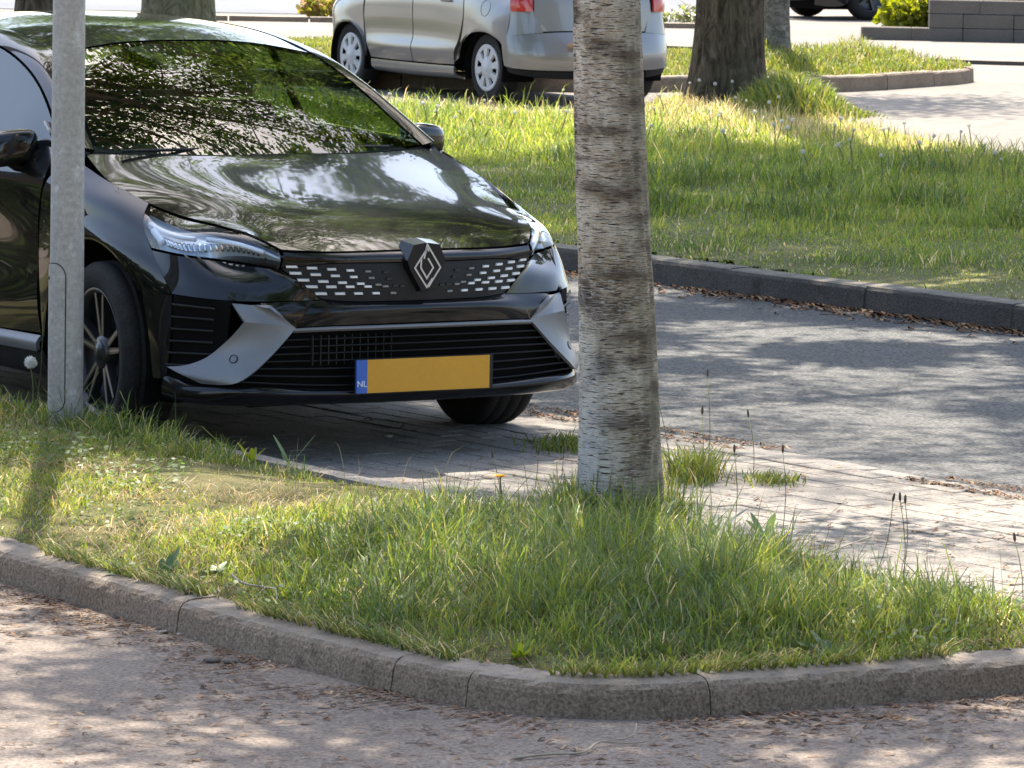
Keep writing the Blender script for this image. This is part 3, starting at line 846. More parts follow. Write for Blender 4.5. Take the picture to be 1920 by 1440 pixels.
# --- far verge: zoned in bands from the kerb (short and mossy) to the back (tall, dry, flowering)
def verge_zone(n, seed, lo, hi):
    p = sample(verge_poly, n, seed)
    ang = np.abs(p[:, 0]/p[:, 1])
    p = p[(ang < .125) & (p[:, 1] > lo) & (p[:, 1] < hi)]
    return p
vp = verge_zone(620000, 33, 18, 42)
_, vs_ = to_ts(vp)
far = np.clip((vs_-5.8)/10.5, 0, 1)
near_thin = np.random.default_rng(6).random(len(vp)) < np.clip(1.25-.55*far, 0, 1)*(.45+.75*vnoise(vp, 1.7, 41))
vp, far, vs_ = vp[near_thin], far[near_thin], vs_[near_thin]
tuft = .55*vnoise(vp, 1.6, 42)+.45*vnoise(vp, 4.5, 43)
prof = np.interp(vs_, [5.8, 6.2, 8.0, 9.2, 12, 14, 17], [.020, .028, .036, .070, .075, .060, .045])
hg = prof*(.25+.9*tuft+1.3*np.clip(tuft-.5, 0, 1)*2)*np.random.default_rng(46).gamma(6, 1/6, len(vp))
fl_ = np.clip((vs_-11.5)/3, 0, 1)
nearband = np.clip(1-(vs_-6)/2.2, 0, 1)
W = np.stack([.30*(1-fl_)+.05, .8*(1-.45*fl_), .85+.0*fl_, .50+.9*nearband+.9*fl_, .08+1.7*fl_+.2*nearband, .12+0*fl_], 1)
blades('verge_grass', vp, verge_z, hg, 0.0062, palette(vp, 44, W, scale=1.3)*1.7, 45, 'wide sunlit grass verge with dandelions between road and far pavement')
# dry stalks standing in the back half, darker coarse tufts in the middle
vq = verge_zone(60000, 47, 26, 41); q_ = to_ts(vq)[1]
vq = vq[(np.random.default_rng(48).random(len(vq)) < np.clip((q_-10.3)/4, 0, .55)*np.clip(vnoise(vq, 1.1, 49)*2.2-.5, .05, 1))]
blades('dry_stalks', vq, verge_z, np.random.default_rng(50).uniform(.07, .17, len(vq)), .0058, np.array([[.42, .34, .19]])*np.random.default_rng(51).uniform(.45, 1.35, (len(vq), 1)), 52, 'dry pale grass stalks standing in the back of the far verge', lean=(.05, .6))
tu = np.concatenate([np.random.default_rng(500+i).normal(size=(420, 2))*np.array([.10, .32])*sz + np.array(c) for i, (c, sz) in enumerate([((1.52, 25.9), 1.2), ((2.75, 25.6), 1.3), ((3.05, 26.6), 1.4), ((2.3, 26.9), 1.0), ((.95, 28.2), 1.0), ((1.75, 27.6), .9), ((.35, 30.0), 1.1), ((2.5, 29.6), 1.2), ((3.1, 30.2), 1.1), ((-.3, 31.5), 1.2), ((1.2, 32.5), 1.0), ((.75, 26.2), .9)])])
blades('coarse_tufts', tu, verge_z, np.random.default_rng(53).uniform(.06, .16, len(tu)), .008, palette(tu, 54, np.array([.8, 1., .5, .2, .05, .4]))*1.25, 56, 'coarse dark green grass tufts scattered over the far verge', lean=(.1, 1.0))
# --- strip by the far pavement
sp_ = sample(strip_poly, 90000, 55)
sp_ = sp_[np.abs(sp_[:, 0]/sp_[:, 1]) < .12]
dens = np.clip(.35+1.0*clump(sp_, (2.9, 46.2), (.9, 1.8))+.9*clump(sp_, (3.6, 46.6), (.8, 1.4)), 0, 1)
sp_ = sp_[np.random.default_rng(8).random(len(sp_)) < dens]
hg = (.05+.16*np.clip(clump(sp_, (2.6, 46.2), (.8, 1.8))+.6*clump(sp_, (3.4, 47), (.9, 1.2)), 0, 1))*(.5+vnoise(sp_, 3, 57))
blades('strip_grass', sp_, strip_z, hg, .011, palette(sp_, 58, np.array([.05, .3, 1.2, 1.1, .12, .02])), 59, 'bright yellow green grass strip behind the silver car')
# a lush tuft at the foot of the oak and ivy-like weeds
tf = np.random.default_rng(60).normal(size=(4200, 2))*np.array([.24, .55]) + np.array([2.25, 37.6])
blades('grass_tuft', tf, verge_z, .30*np.exp(-((tf-np.array([2.15, 37.6]))/np.array([.4, .8]))[:, 0]**2), .012, palette(tf, 61, np.array([.1, .6, 1.2, .8, .02, 0])), 62, 'lush bright green tuft right of the dark oak trunk', lean=(.2, .9))
# weeds growing out of the bay paving
for (cx, cy, n_, sx, sy, hh, lab) in [(.20, 16.55, 500, .10, .16, .05, 'dark low weed patch between the bay pavers beside the birch'), (.60, 15.75, 420, .085, .16, .12, 'bright grass tufts at the right foot of the birch'), (.86, 15.75, 260, .07, .12, .035, 'thin yellowish weed patch on the sunny bay pavers')]:
    tf = np.random.default_rng(n_).normal(size=(n_, 2))*np.array([sx, sy])*.6 + np.array([cx, cy])
    blades('paving_weeds', tf, lambda q: np.full(len(q), .004), np.full(n_, hh), .005, palette(tf, 70, np.array([.3, .6, 1., .6, .1, 0])), n_, lab, lean=(.3, 1.0))

# ------------------------------------------------------------------ litter
M_lit = P('dry_litter', (.2, .11, .06), .9)
def litter_mat():
    m, nt, b, o = mat('litter')
    at = N(nt, 'ShaderNodeAttribute', attribute_name='tint')
    nt.links.new(at.outputs['Color'], b.inputs['Base Color']); b.inputs['Roughness'].default_value = .9
    b.inputs['Specular IOR Level'].default_value = .2
    return m
M_lit = litter_mat()
L_COLS = np.array([(.17, .085, .045), (.12, .065, .038), (.24, .13, .065), (.085, .055, .038), (.30, .20, .115)])
def litter(name, pts, z, length, seed, label, wid=.22, az=None):
    """small curled flakes: bent strip of 2 quads with a raised middle"""
    r_ = np.random.default_rng(seed); n = len(pts)
    l = length*r_.uniform(.4, 1.5, n); w = l*wid*r_.uniform(.6, 1.6, n)
    a_ = r_.uniform(0, 2*math.pi, n) if az is None else az + r_.normal(size=n)*.5
    d = np.stack([np.cos(a_), np.sin(a_), 0*a_], 1); s = np.stack([-np.sin(a_), np.cos(a_), 0*a_], 1)
    zz = z(pts) if callable(z) else np.full(n, z)
    c = np.column_stack([pts, zz+.0015])
    up = np.array([0, 0, 1.0]); L_ = l[:, None]; W_ = w[:, None]
    hh = (l*r_.uniform(.04, .22, n))[:, None]
    tl = (r_.uniform(-.3, .3, n))[:, None]*W_
    bend = s*L_*r_.uniform(-.25, .25, n)[:, None]
    V = np.stack([c-d*L_*.5-s*W_*.3+bend, c-d*L_*.5+s*W_*.3+bend, c-s*W_*.5+up*(hh+np.abs(tl)), c+s*W_*.5+up*hh, c+d*L_*.5-s*W_*.25+bend, c+d*L_*.5+s*W_*.25+bend+up*hh*.3], 1)
    i = np.arange(n)[:, None]*6
    fi = np.concatenate([(i+np.array([[0, 1, 3, 2]])).ravel(), (i+np.array([[2, 3, 5, 4]])).ravel()])
    col = L_COLS[r_.integers(0, len(L_COLS), n)]*r_.uniform(.6, 1.4, (n, 1))
    o = bulk(name, V.reshape(-1, 3), fi, np.full(2*n, 4), M_lit, col=np.repeat(np.concatenate([col, np.ones((n, 1))], 1), 6, 0))
    return tag(o, label, 'litter', kind='stuff')
# near road: dense along the kerb foot, thinning outwards
r_ = np.random.default_rng(80)
Lk = np.linspace(0, 1, 4000)
kt = np.gradient(nearD, axis=0).mean(0)
Tn = np.gradient(nearD, axis=0); Tn /= np.linalg.norm(Tn, axis=1)[:, None]
ki = r_.integers(40, len(nearD)-20, 12500); off = np.abs(r_.gamma(1.0, .22, 12500))
lp = nearD[ki] - np.stack([-Tn[ki, 1], Tn[ki, 0]], 1)*(off[:, None]+.008)
lp = lp[(lp[:, 1] < 14.2) & (vnoise(lp, 4.0, 82)+.25*r_.random(len(lp)) > .52)]
lp2 = r_.uniform((-2.0, 9.4), (2.0, 13.6), (6500, 2)); lp2 = lp2[~inside(island_poly, lp2) & (edge_dist(nearD, lp2, False) > .03)]
lp2 = lp2[np.array([not q for q in inside(np.vstack([nearD, [(2.7, 30), (-5.2, 30)]]), lp2)])]
lp2 = lp2[vnoise(lp2, 2.2, 83) > .42]
litter('road_litter', np.concatenate([lp, lp2]), 0.0, .023, 84, 'brown bud scales and dry bits strewn on the near road below the kerb', az=R(5))
# bay pavers, gutter and far kerb foot
bl = np.array([rd(t, s)[:2] for t, s in zip(r_.uniform(-6, 4, 5200), r_.uniform(0, 1.8, 5200))])
bl = bl[(bl[:, 1] < 19) & (r_.random(len(bl)) < np.clip((17.6-bl[:, 1])/3.0, .15, 1)*(.35+.9*vnoise(bl, 2.0, 85)))]
litter('bay_litter', bl, .005, .028, 86, 'brown bits scattered over the sandy bay pavers', az=R(0))
gl = np.array([rd(t, s)[:2] for t, s in zip(r_.uniform(-12, 4, 9000), np.concatenate([1.80+r_.normal(size=5000)*.022, 1.93+r_.normal(size=4000)*.022]))])
gl = gl[vnoise(gl, 1.3, 87) > .33]
litter('gutter_litter', gl, .003, .026, 88, 'brown debris lying along the gutter between bay and road', az=ROAD_ANG)
fl2 = np.array([rd(t, s)[:2] for t, s in zip(r_.uniform(-22, 4, 9000), 5.66-np.abs(r_.gamma(1.0, .075, 9000)))])
fl2 = fl2[vnoise(fl2, .9, 89)+.2*r_.random(len(fl2)) > .45]
litter('kerb_litter', fl2, -.003, .034, 90, 'dry brown leaves gathered at the foot of the far kerb', wid=.5, az=ROAD_ANG)
il = sample(island_poly, 5000, 91); il = il[edge_dist(nearD, il, False) < .26]
il = il[(il[:, 0] > -2) & (il[:, 0] < 1.7)]
litter('kerb_top_litter', il, lambda q: np.maximum(island_z(q)+.004, KERB_H+.004), .026, 92, 'dry stalks and scales on the top edge of the near kerb')

# ------------------------------------------------------------------ flowers and broad-leaved plants
M_clock = P('dandelion_seed', (.80, .79, .75), .9)
M_stem = leafy('plant_stem', (.10, .13, .045), (.17, .17, .07), .6, .15, tint=False)
M_yellow = leafy('dandelion_petal', (.72, .42, .01), (.80, .52, .02), .6, .2, tint=False)
M_dock = leafy('broad_leaf', (.075, .135, .055), (.125, .19, .075), .38, .3, tint=False)
M_grey_leaf = leafy('grey_leaf', (.16, .21, .15), (.27, .31, .25), .42, .25, tint=False)
M_lime_leaf = leafy('lime_leaf', (.16, .22, .03), (.24, .27, .05), .5, .45, tint=False)

def clock_meshes():
    """seed head: filaments ending in small pale stars round a core"""
    r_ = np.random.default_rng(5); V, F = [], []; n = 0
    for i in range(110):
        z = 1-2*(i+.5)/110; a_ = i*2.39996; s = math.sqrt(1-z*z)
        d = np.array([s*math.cos(a_), s*math.sin(a_), z]); rr = r_.uniform(.88, 1.05)
        u = np.cross(d, [.3, .2, .9]); u /= np.linalg.norm(u); w = np.cross(d, u)
        p = d*rr
        V += [p+u*.085, p-u*.042+w*.07, p-u*.042-w*.07, d*.1]
        F += [(n, n+1, n+2), (n, n+1, n+3), (n+1, n+2, n+3)]; n += 4
    return np.array(V), F
ck_v, ck_f = clock_meshes()
ck_me = None; stem_me = {}
def dandelion_clock(x, y, z0, h, r0, label, grp, lean=(0, 0)):
    global ck_me
    t = thing('dandelion_clock', label, 'dandelion', (x, y, z0), 0, grp)
    key = round(h, 2)
    if key not in stem_me:
        v, f_ = tube(spl([(0, 0, 0), (.01, 0, h*.5), (0, 0, h)], np.linspace(0, 1, 5)), .0026 if y < 20 else .0034, 5)
        o = mesh('stem', v, f_, M_stem, t); stem_me[key] = o.data
    else: link('stem', stem_me[key], t)
    if ck_me is None:
        o = mesh('seed_head', ck_v, ck_f, M_clock, t, smooth=False); ck_me = o.data
    else: o = link('seed_head', ck_me, t)
    o.location = (0, 0, h+r0*.6); o.scale = (r0, r0, r0)
    t.rotation_euler = (lean[0], lean[1], 0)
VZ = lambda x, y: float(verge_z(np.array([[x, y]]))[0])
IZ = lambda x, y: float(island_z(np.array([[x, y]]))[0])
dandelion_clock(-1.655, 16.4, .10, .17, .023, 'fluffy white dandelion clock in the grass left of the lamp post', 'dandelion clocks')
big = [(2.13, 28.0, .30), (2.02, 28.9, .27), (2.83, 27.9, .30), (2.60, 28.4, .26), (1.36, 30.6, .26), (1.62, 30.2, .28), (1.78, 29.2, .22)]
nth = ['fifth from the left', 'fourth from the left', 'rightmost', 'sixth from the left', 'leftmost', 'second from the left', 'third from the left']
for (x, y, h), nm_ in zip(big, nth):
    dandelion_clock(x, y, VZ(x, y)-.01, round(h-.05+.03*math.sin(x*17), 2), .013+.004*math.sin(y*13), 'tall dandelion clock in the shaded mid verge, %s of seven' % nm_, 'tall dandelion clocks in the shaded verge', (.2*math.sin(h*70), .25*math.sin(x*31)))
r_ = np.random.default_rng(93)
cnt = 0
while cnt < 130:
    p = verge_zone(40, 1000+cnt, 29.5, 39.5)
    if not len(p): continue
    x, y = p[0]; s_ = to_ts(p[0])[1]
    if s_ < 10.2 or (abs(x-1.7) < .5 and abs(y-39) < .6): cnt += 0; r_.random(); 
    if s_ >= 10.2:
        dandelion_clock(x, y, VZ(x, y)-.01, round(float(r_.uniform(.12, .21)), 2), float(r_.uniform(.010, .017)), 'small white dandelion clock among the dry grass at the back of the far verge', 'dandelion clocks in the dry grass', (r_.uniform(-.45, .45), r_.uniform(-.45, .45)))
    cnt += 1

def leaf_blade(L, W, lift, curl, n=7, lobes=0.0, fold=.12):
    """one broad leaf along +X from the origin, arching by lift and curl"""
    t = np.linspace(0, 1, n); w = W*np.sin(math.pi*np.clip(t*.93+.05, 0, 1))**.75
    w = w*(1+lobes*np.sin(t*18))
    x = L*t*np.cos(curl*t); z = L*(lift*t - curl*.55*t*t)
    V = []
    for xi, zi, wi in zip(x, z, w): V += [(xi, -wi/2, zi+fold*wi), (xi, 0, zi), (xi, wi/2, zi+fold*wi)]
    F = []
    for i in range(n-1):
        for j in range(2): F.append((i*3+j, (i+1)*3+j, (i+1)*3+j+1, i*3+j+1))
    return np.array(V), F
def rosette(name, label, cat, x, y, z, n, L, W, m, seed, lift=(.3, 1.1), curl=(.2, .8), lobes=0.0, group=None):
    r_ = random.Random(seed)
    t = thing(name, label, cat, (x, y, z), 0, group)
    for i in range(n):
        v, f_ = leaf_blade(L*r_.uniform(.65, 1.15), W*r_.uniform(.75, 1.2), r_.uniform(*lift), r_.uniform(*curl), lobes=lobes)
        a_ = 2*math.pi*i/n + r_.uniform(-.3, .3)
        o = mesh('leaf', v, f_, m, t); o.rotation_euler = (0, 0, a_)
    return t
rosette('dock_plant', 'grey green dock plant leaning over the left part of the near kerb', 'plant', -.94, 12.93, .065, 13, .065, .022, M_dock, 1, (.5, 1.5), (.1, .9))
rosette('dock_plant', 'low pale silvery leaved plant left of the dock on the kerb edge', 'plant', -1.03, 12.83, .08, 9, .065, .022, M_grey_leaf, 2, (.1, .5), (.1, .5))
rosette('dock_plant', 'silvery leaved plant right of the dock in the island grass', 'plant', -.80, 12.88, .085, 14, .055, .02, M_grey_leaf, 3, (.2, .8), (.1, .6))
rosette('dock_plant', 'glossy plant in the middle of the island behind the long grass', 'plant', -.52, 13.75, .10, 12, .06, .02, M_grey_leaf, 4, (.3, 1.0), (.1, .6))
rosette('lime_weed', 'bright lime green leafy weed above the kerb bend', 'plant', .03, 11.60, .075, 30, .036, .016, M_lime_leaf, 5, (.3, 1.9), (0, .9))
rosette('lime_weed', 'small yellow leaved weed at the front of the island below the birch', 'plant', .40, 11.64, .075, 16, .034, .016, M_lime_leaf, 6, (.4, 1.8), (0, .8))
rosette('dandelion_plant', 'toothed dandelion rosette at the island edge right of the kerb joint', 'plant', .80, 11.74, .08, 11, .085, .024, M_dock, 7, (.2, .8), (.1, .6), .25)
rosette('dandelion_plant', 'spreading dandelion rosette furthest right on the near kerb edge', 'plant', 1.10, 11.94, .08, 10, .08, .022, M_dock, 8, (.15, .7), (.1, .5), .25)
rosette('broad_weed', 'broad upright leaf in the grass right of the birch foot', 'plant', .74, 13.75, .085, 6, .11, .024, M_dock, 9, (.7, 1.5), (.1, .8))
rosette('broad_weed', 'pale broad leaf leaning beside the birch foot on the sunny side', 'plant', .59, 13.75, .10, 4, .11, .035, M_grey_leaf, 10, (.4, 1.1), (0, .5))
rosette('broad_weed', 'single tall curved leaf rising at the bay edge below the bumper', 'plant', -.71, 15.35, .075, 3, .10, .017, M_dock, 11, (.8, 1.4), (0, .4))
rosette('broad_weed', 'yellow lit leaf at the bay edge below the number plate corner', 'plant', -.84, 15.46, .07, 5, .055, .02, M_lime_leaf, 12, (.7, 1.3), (0, .5))
rosette('broad_weed', 'yellow lit round leaf at the bay edge below the wheel arch', 'plant', -1.0, 15.62, .075, 4, .05, .03, M_lime_leaf, 13, (.6, 1.3), (0, .5))
# yellow dandelion flower
t = thing('dandelion_flower', 'yellow dandelion flower in the shaded grass left of the birch', 'dandelion', (-.03, 13.88, .10))
v, f_ = tube(spl([(0, 0, 0), (.005, 0, .07), (0, 0, .14)], np.linspace(0, 1, 5)), .0025, 5); mesh('stem', v, f_, M_stem, t)
pv, pf = [], []
for k in range(40):
    a_ = k*2.4; rr = .006+.013*(k/40); v, f_ = leaf_blade(rr*1.6, .006, .8-.6*k/40, .1, 3)
    c_, s_ = math.cos(a_), math.sin(a_); v = np.stack([v[:, 0]*c_-v[:, 1]*s_, v[:, 0]*s_+v[:, 1]*c_, v[:, 2]+.14], 1); pv.append((v, f_))
v, f_ = merge(pv); mesh('flower_head', v, f_, M_yellow, t)
# ribwort heads: dark spikes on thin stalks on the sunny side of the birch
M_spike = P('plantain_spike', (.10, .07, .045), .9)
spots = [(.62, 15.05, .36), (.56, 14.2, .33), (.66, 14.0, .25), (.80, 13.95, .25), (.78, 15.3, .2), (.50, 14.6, .33), (1.02, 13.2, .22), (1.08, 13.0, .24), (1.10, 13.25, .20), (1.36, 12.55, .20), (1.40, 12.65, .17), (.05, 14.25, .2), (-.03, 14.3, .18), (.12, 14.2, .21), (.22, 14.25, .24), (-1.645, 16.42, .40)]
where = ['tallest ribwort stalk right of the birch, reaching over the asphalt', 'tall ribwort stalk close to the right side of the birch trunk', 'ribwort stalk among the grass right of the birch foot, left of a pair', 'ribwort stalk among the grass right of the birch foot, right of a pair', 'ribwort stalk in front of the small yellowish weed patch on the pavers', 'ribwort stalk in the bright tuft touching the birch on its right', 'ribwort stalk in the group of three over the sunny pavers, left one', 'ribwort stalk in the group of three over the sunny pavers, front one', 'ribwort stalk in the group of three over the sunny pavers, right one', 'ribwort stalk at the right picture edge, front one', 'ribwort stalk at the right picture edge, rear one', 'short ribwort stalk left of the birch above the bay edge, second from left', 'short ribwort stalk left of the birch above the bay edge, leftmost', 'short ribwort stalk left of the birch above the bay edge, third from left', 'short ribwort stalk left of the birch and nearest to its trunk', 'single pale ribwort stalk in front of the car door left of the lamp post']
sp_me = st_me = None
for i, (x, y, h) in enumerate(spots):
    t = thing('ribwort_plantain', where[i], 'plant', (x, y, .07), 0, 'ribwort stalks along the bay edge')
    if st_me is None:
        v, f_ = tube(spl([(0, 0, 0), (.01, 0, .5), (0, 0, 1)], np.linspace(0, 1, 5)), .0012, 5); o = mesh('stem', v, f_, M_stem, t); st_me = o.data
        v, f_ = lathe([(0, .0005), (.004, .0032), (.012, .0040), (.022, .003), (.027, .0005)], 8, 'z'); o2 = mesh('seed_head', v, f_, M_spike, t); sp_me = o2.data
    else: o = link('stem', st_me, t); o2 = link('seed_head', sp_me, t)
    o.scale = (1, 1, h); o2.location = (0, 0, h-.004); t.rotation_euler = (random.Random(i).uniform(-.15, .15), random.Random(i+9).uniform(-.2, .2), 0)
# twigs, pebbles, the stone by the bumper
M_twig = P('dry_twig', (.30, .25, .19), .8)
def twig(label, pts, rad, extra=()):
    t = thing('twig', label, 'twig', pts[0]); b0 = np.array(pts[0])
    parts = [tube(spl(np.array(pts)-b0, np.linspace(0, 1, 14)), np.linspace(rad, rad*.45, 14), 6)]
    for e in extra: parts.append(tube(spl(np.array(e)-b0, np.linspace(0, 1, 8)), np.linspace(rad*.6, rad*.3, 8), 5))
    v, f_ = merge(parts); mesh('stick', v, f_, M_twig, t)
twig('forked pale twig lying on the near road at the bottom', [(.02, 10.72, .006), (.10, 10.77, .008), (.17, 10.80, .006), (.22, 10.92, .012), (.29, 10.98, .012), (.305, 11.06, .03)], .0032, [[(.22, 10.92, .012), (.30, 10.94, .006), (.37, 11.05, .012)]])
twig('bent grey twig hanging over the near kerb edge', [(-.735, 12.62, .13), (-.70, 12.56, .115), (-.64, 12.52, .112), (-.605, 12.40, .118), (-.61, 12.28, .06)], .0035, [[(-.64, 12.52, .112), (-.66, 12.40, .10), (-.70, 12.2, .02)]])
twig('thin dark twig leaning in the grass right of the birch', [(.78, 13.2, .09), (.90, 13.32, .12), (1.02, 13.42, .15)], .003)
M_stone = mottled('pebble', (.34, .31, .28), (.55, .52, .48), 20, 200, .2)
M_dstone = mottled('dark_clod', (.10, .085, .07), (.18, .15, .12), 20, 200, .3)
def stone(label, x, y, z, r0, m, seed):
    r_ = np.random.default_rng(seed)
    v, f_ = lathe([(-.55, .02), (-.45, .55), (-.1, .95), (.25, .85), (.5, .45), (.58, .02)], 12, 'z')
    v = v*r0*(1+.12*np.sin(v*9+r_.uniform(0, 6, 3)).sum(1)[:, None]*.5)*np.array([1.25, .9, .7])
    o = mesh('pebble', v, f_, m); o.location = (x, y, z+r0*.3); tag(o, label, 'pebble')
stone('pale round pebble on the shaded bay under the bumper', -.43, 16.78, .002, .014, M_stone, 1)
for i, (x, y, r0, m, lb) in enumerate([(-.745, 11.98, .020, M_dstone, 'dark clod of earth on the lit patch below the kerb, left one'), (-.70, 11.97, .017, M_dstone, 'dark clod of earth on the lit patch below the kerb, right one'), (-.80, 12.33, .010, M_stone, 'small pale pebble against the kerb face, right one'), (-.855, 12.40, .009, M_stone, 'small pale pebble against the kerb face, middle one'), (-.90, 12.43, .010, M_stone, 'small pale pebble against the kerb face, left one')]):
    stone(lb, x, y, 0, r0, m, 20+i)

# ------------------------------------------------------------------ lamp post
M_galv = mottled('galvanised_steel', (.37, .345, .305), (.45, .42, .375), 6, 60, .16, .6, .1, .001, c3=(.66, .63, .585))
MATS['galvanised_steel'].node_tree.nodes['Principled BSDF'].inputs['Metallic'].default_value = .08
lp_ = thing('lamp_post', 'grey galvanised lamp post at the left edge of the island', 'lamp post', (-1.500, 16.05, .05))
PR = .057
v, f_ = lathe([(0, PR+.001), (.62, PR), (1.2, PR-.002), (2.2, PR-.005), (4.6, .046), (4.62, .0)], 40, 'z'); mesh('pole', v, f_, M_galv, lp_)
# door: curved shell with a round top, proud of the tube, on the side facing the camera left
def pole_door(r0, out, h0, h1, a0, a1, n=20):
    rad = (a1-a0)/2; ac = (a0+a1)/2; V, F = [], []
    hs = np.concatenate([h0+(1-np.cos(np.linspace(0, math.pi/2, 8)))*rad*r0, [h0+.2, h1-.2], h1-(1-np.cos(np.linspace(math.pi/2, 0, 8)))*rad*r0])
    ws = np.concatenate([np.sin(np.linspace(.15, math.pi/2, 8)), [1, 1], np.sin(np.linspace(math.pi/2, .15, 8))])
    for h, w in zip(hs, ws):
        for a_ in np.linspace(ac-rad*w, ac+rad*w, n): V.append((out*math.cos(a_), out*math.sin(a_), h))
    m_ = len(hs)
    for i in range(m_-1):
        for j in range(n-1): F.append((i*n+j, i*n+j+1, (i+1)*n+j+1, (i+1)*n+j))
    b = [j for j in range(n)] + [i*n+n-1 for i in range(1, m_)] + [(m_-1)*n+j for j in range(n-2, -1, -1)] + [i*n for i in range(m_-2, 0, -1)]
    n0 = len(V)
    for k in b:
        x, y, z = V[k]; V.append((x*r0/out, y*r0/out, z))
    for k in range(len(b)): F.append((b[k], b[(k+1) % len(b)], n0+(k+1) % len(b), n0+k))
    return V, F
v, f_ = pole_door(PR-.001, PR+.0022, .107, .612, R(-183), R(-87))
mesh('door_seam', v, f_, P('seam_shadow', (.05, .05, .05), .9), lp_)
v, f_ = pole_door(PR-.002, PR+.0042, .11, .609, R(-180), R(-90))
mesh('access_door', v, f_, M_galv, lp_)
v, f_ = lathe([(0, .0), (0, .006), (.004, .006), (.004, 0)], 10, 'x'); o = mesh('lock', v, f_, P('lock_steel', (.08, .08, .08), .5, .5), lp_)
a_ = R(-160); o.location = ((PR+.004)*math.cos(a_), (PR+.004)*math.sin(a_), .56); o.rotation_euler = (0, 0, a_)
# arm and lantern high above the picture
v, f_ = tube(spl([(0, 0, 4.6), (.15, -.05, 4.95), (.7, .1, 5.05)], np.linspace(0, 1, 9)), .028, 10); mesh('arm', v, f_, M_galv, lp_)
v, f_ = box((.95, .15, 5.06), (.55, .2, .09), .2, .03); mesh('lantern', v, f_, P('lantern_grey', (.25, .26, .27), .4), lp_)
# ------------------------------------------------------------------ black hatchback
def paint(name, col, dust=.25):
    m, nt, b, o = mat(name)
    b.inputs['Base Color'].default_value = (*col, 1)
    b.inputs['Specular IOR Level'].default_value = .03
    b.inputs['Coat Weight'].default_value = 1.0; b.inputs['Coat IOR'].default_value = 1.5
    v = coords(nt)
    d = noise(nt, v, 5, 5, .7); sp = noise(nt, v, 260, 2, .5)
    rr = ramp(nt, d, [(.35, (.02,)*3), (.8, (.06,)*3)])
    nt.links.new(rr, b.inputs['Coat Roughness'])
    b.inputs['Roughness'].default_value = .24
    # a thin film of road dust and pollen
    dc = mix(nt, col, (.20, .18, .15), ramp(nt, mix(nt, d, sp, .35), [(.42, (0,)*3), (.75, (dust,)*3)]))
    nt.links.new(dc, b.inputs['Base Color'])
    w = noise(nt, v, 9, 2, .5)
    n = N(nt, 'ShaderNodeBump', i_Strength=.025, i_Distance=.006)
    nt.links.new(w, n.inputs['Height']); nt.links.new(n.outputs[0], b.inputs['Coat Normal'])
    return m
M_black = paint('black_paint', (.004, .004, .0045), .02)
M_gloss = P('gloss_black_plastic', (.006, .006, .007), .10, 0, .42)
M_plastic = mottled('black_plastic', (.012, .012, .012), (.020, .019, .018), 6, 150, .3, .55, .2, .001)
M_dark = P('dark_cavity', (.006, .006, .006), .9, 0, .1)
M_satin = mottled('satin_grey', (.19, .19, .197), (.22, .22, .226), 4, 300, .06, .42, .05, .0005)
MATS['satin_grey'].node_tree.nodes['Principled BSDF'].inputs['Metallic'].default_value = .45
M_rubber = mottled('tyre_rubber', (.018, .017, .016), (.032, .030, .027), 7, 120, .35, .85, .3, .002)
M_alloy = P('dark_alloy', (.05, .05, .052), .3, .7)
M_cut = P('machined_alloy', (.26, .26, .27), .28, .9)
M_chrome = P('chrome', (.75, .77, .80), .12, 1.0)
M_glass = glassy('windscreen_glass', (.33, .41, .36), 1.52, 0.0, 1.25)
M_lens = glassy('lamp_lens', (.86, .9, .94), 1.5, 0.01, 1.4)
M_lampin = P('lamp_reflector', (.58, .66, .76), .30, .25)
M_drl = P('light_guide', (.80, .84, .90), .35)
M_seat = P('dark_fabric', (.02, .02, .022), .9)
M_amber = mottled('amber_plate', (.60, .295, .028), (.64, .315, .032), 4, 100, .04, .45, .05, .0004)
M_blueband = P('plate_blue', (.03, .11, .42), .45)
M_white = P('plate_white', (.72, .76, .82), .5)

CAR = thing('parked_car', 'glossy black hatchback with grey bumper blades parked in the paved bay', 'car', (-0.740, 16.891, 0.0), R(30.532))
CREF = (1.2, 0, .55)
def cx(G):            # (u rearward, v left, w up) -> local x = v, y = u, z = w
    G = np.asarray(G, float); return np.stack([G[..., 1], G[..., 0], G[..., 2]], -1)
CX = lambda p: (p[1], p[0], p[2])
def flip(rows): return [[(u, -v, w) for u, v, w in r_] for r_ in rows]
def full(rows): return [[(u, -v, w) for u, v, w in r_[:0:-1]] + list(r_) for r_ in rows]
def panel(name, rows, m, nu=24, nv=24, parent=None, gap=.0025, flange=.014, ref=CREF, label=None, relax=0):
    G = grid_eval(rows, nu, nv, gap)
    for _ in range(relax):
        G[1:-1, 1:-1] += .5*((G[:-2, 1:-1]+G[2:, 1:-1]+G[1:-1, :-2]+G[1:-1, 2:])/4-G[1:-1, 1:-1])
    V, F = grid_mesh(cx(G), flange, CX(ref))
    o = mesh(name, V, F, m, parent or CAR)
    if label: o['label'] = label
    return o
def both(name, rows, m, **kw):
    a_ = panel(name, flip(rows), m, **kw); b_ = panel(name, rows, m, **kw); return a_, b_

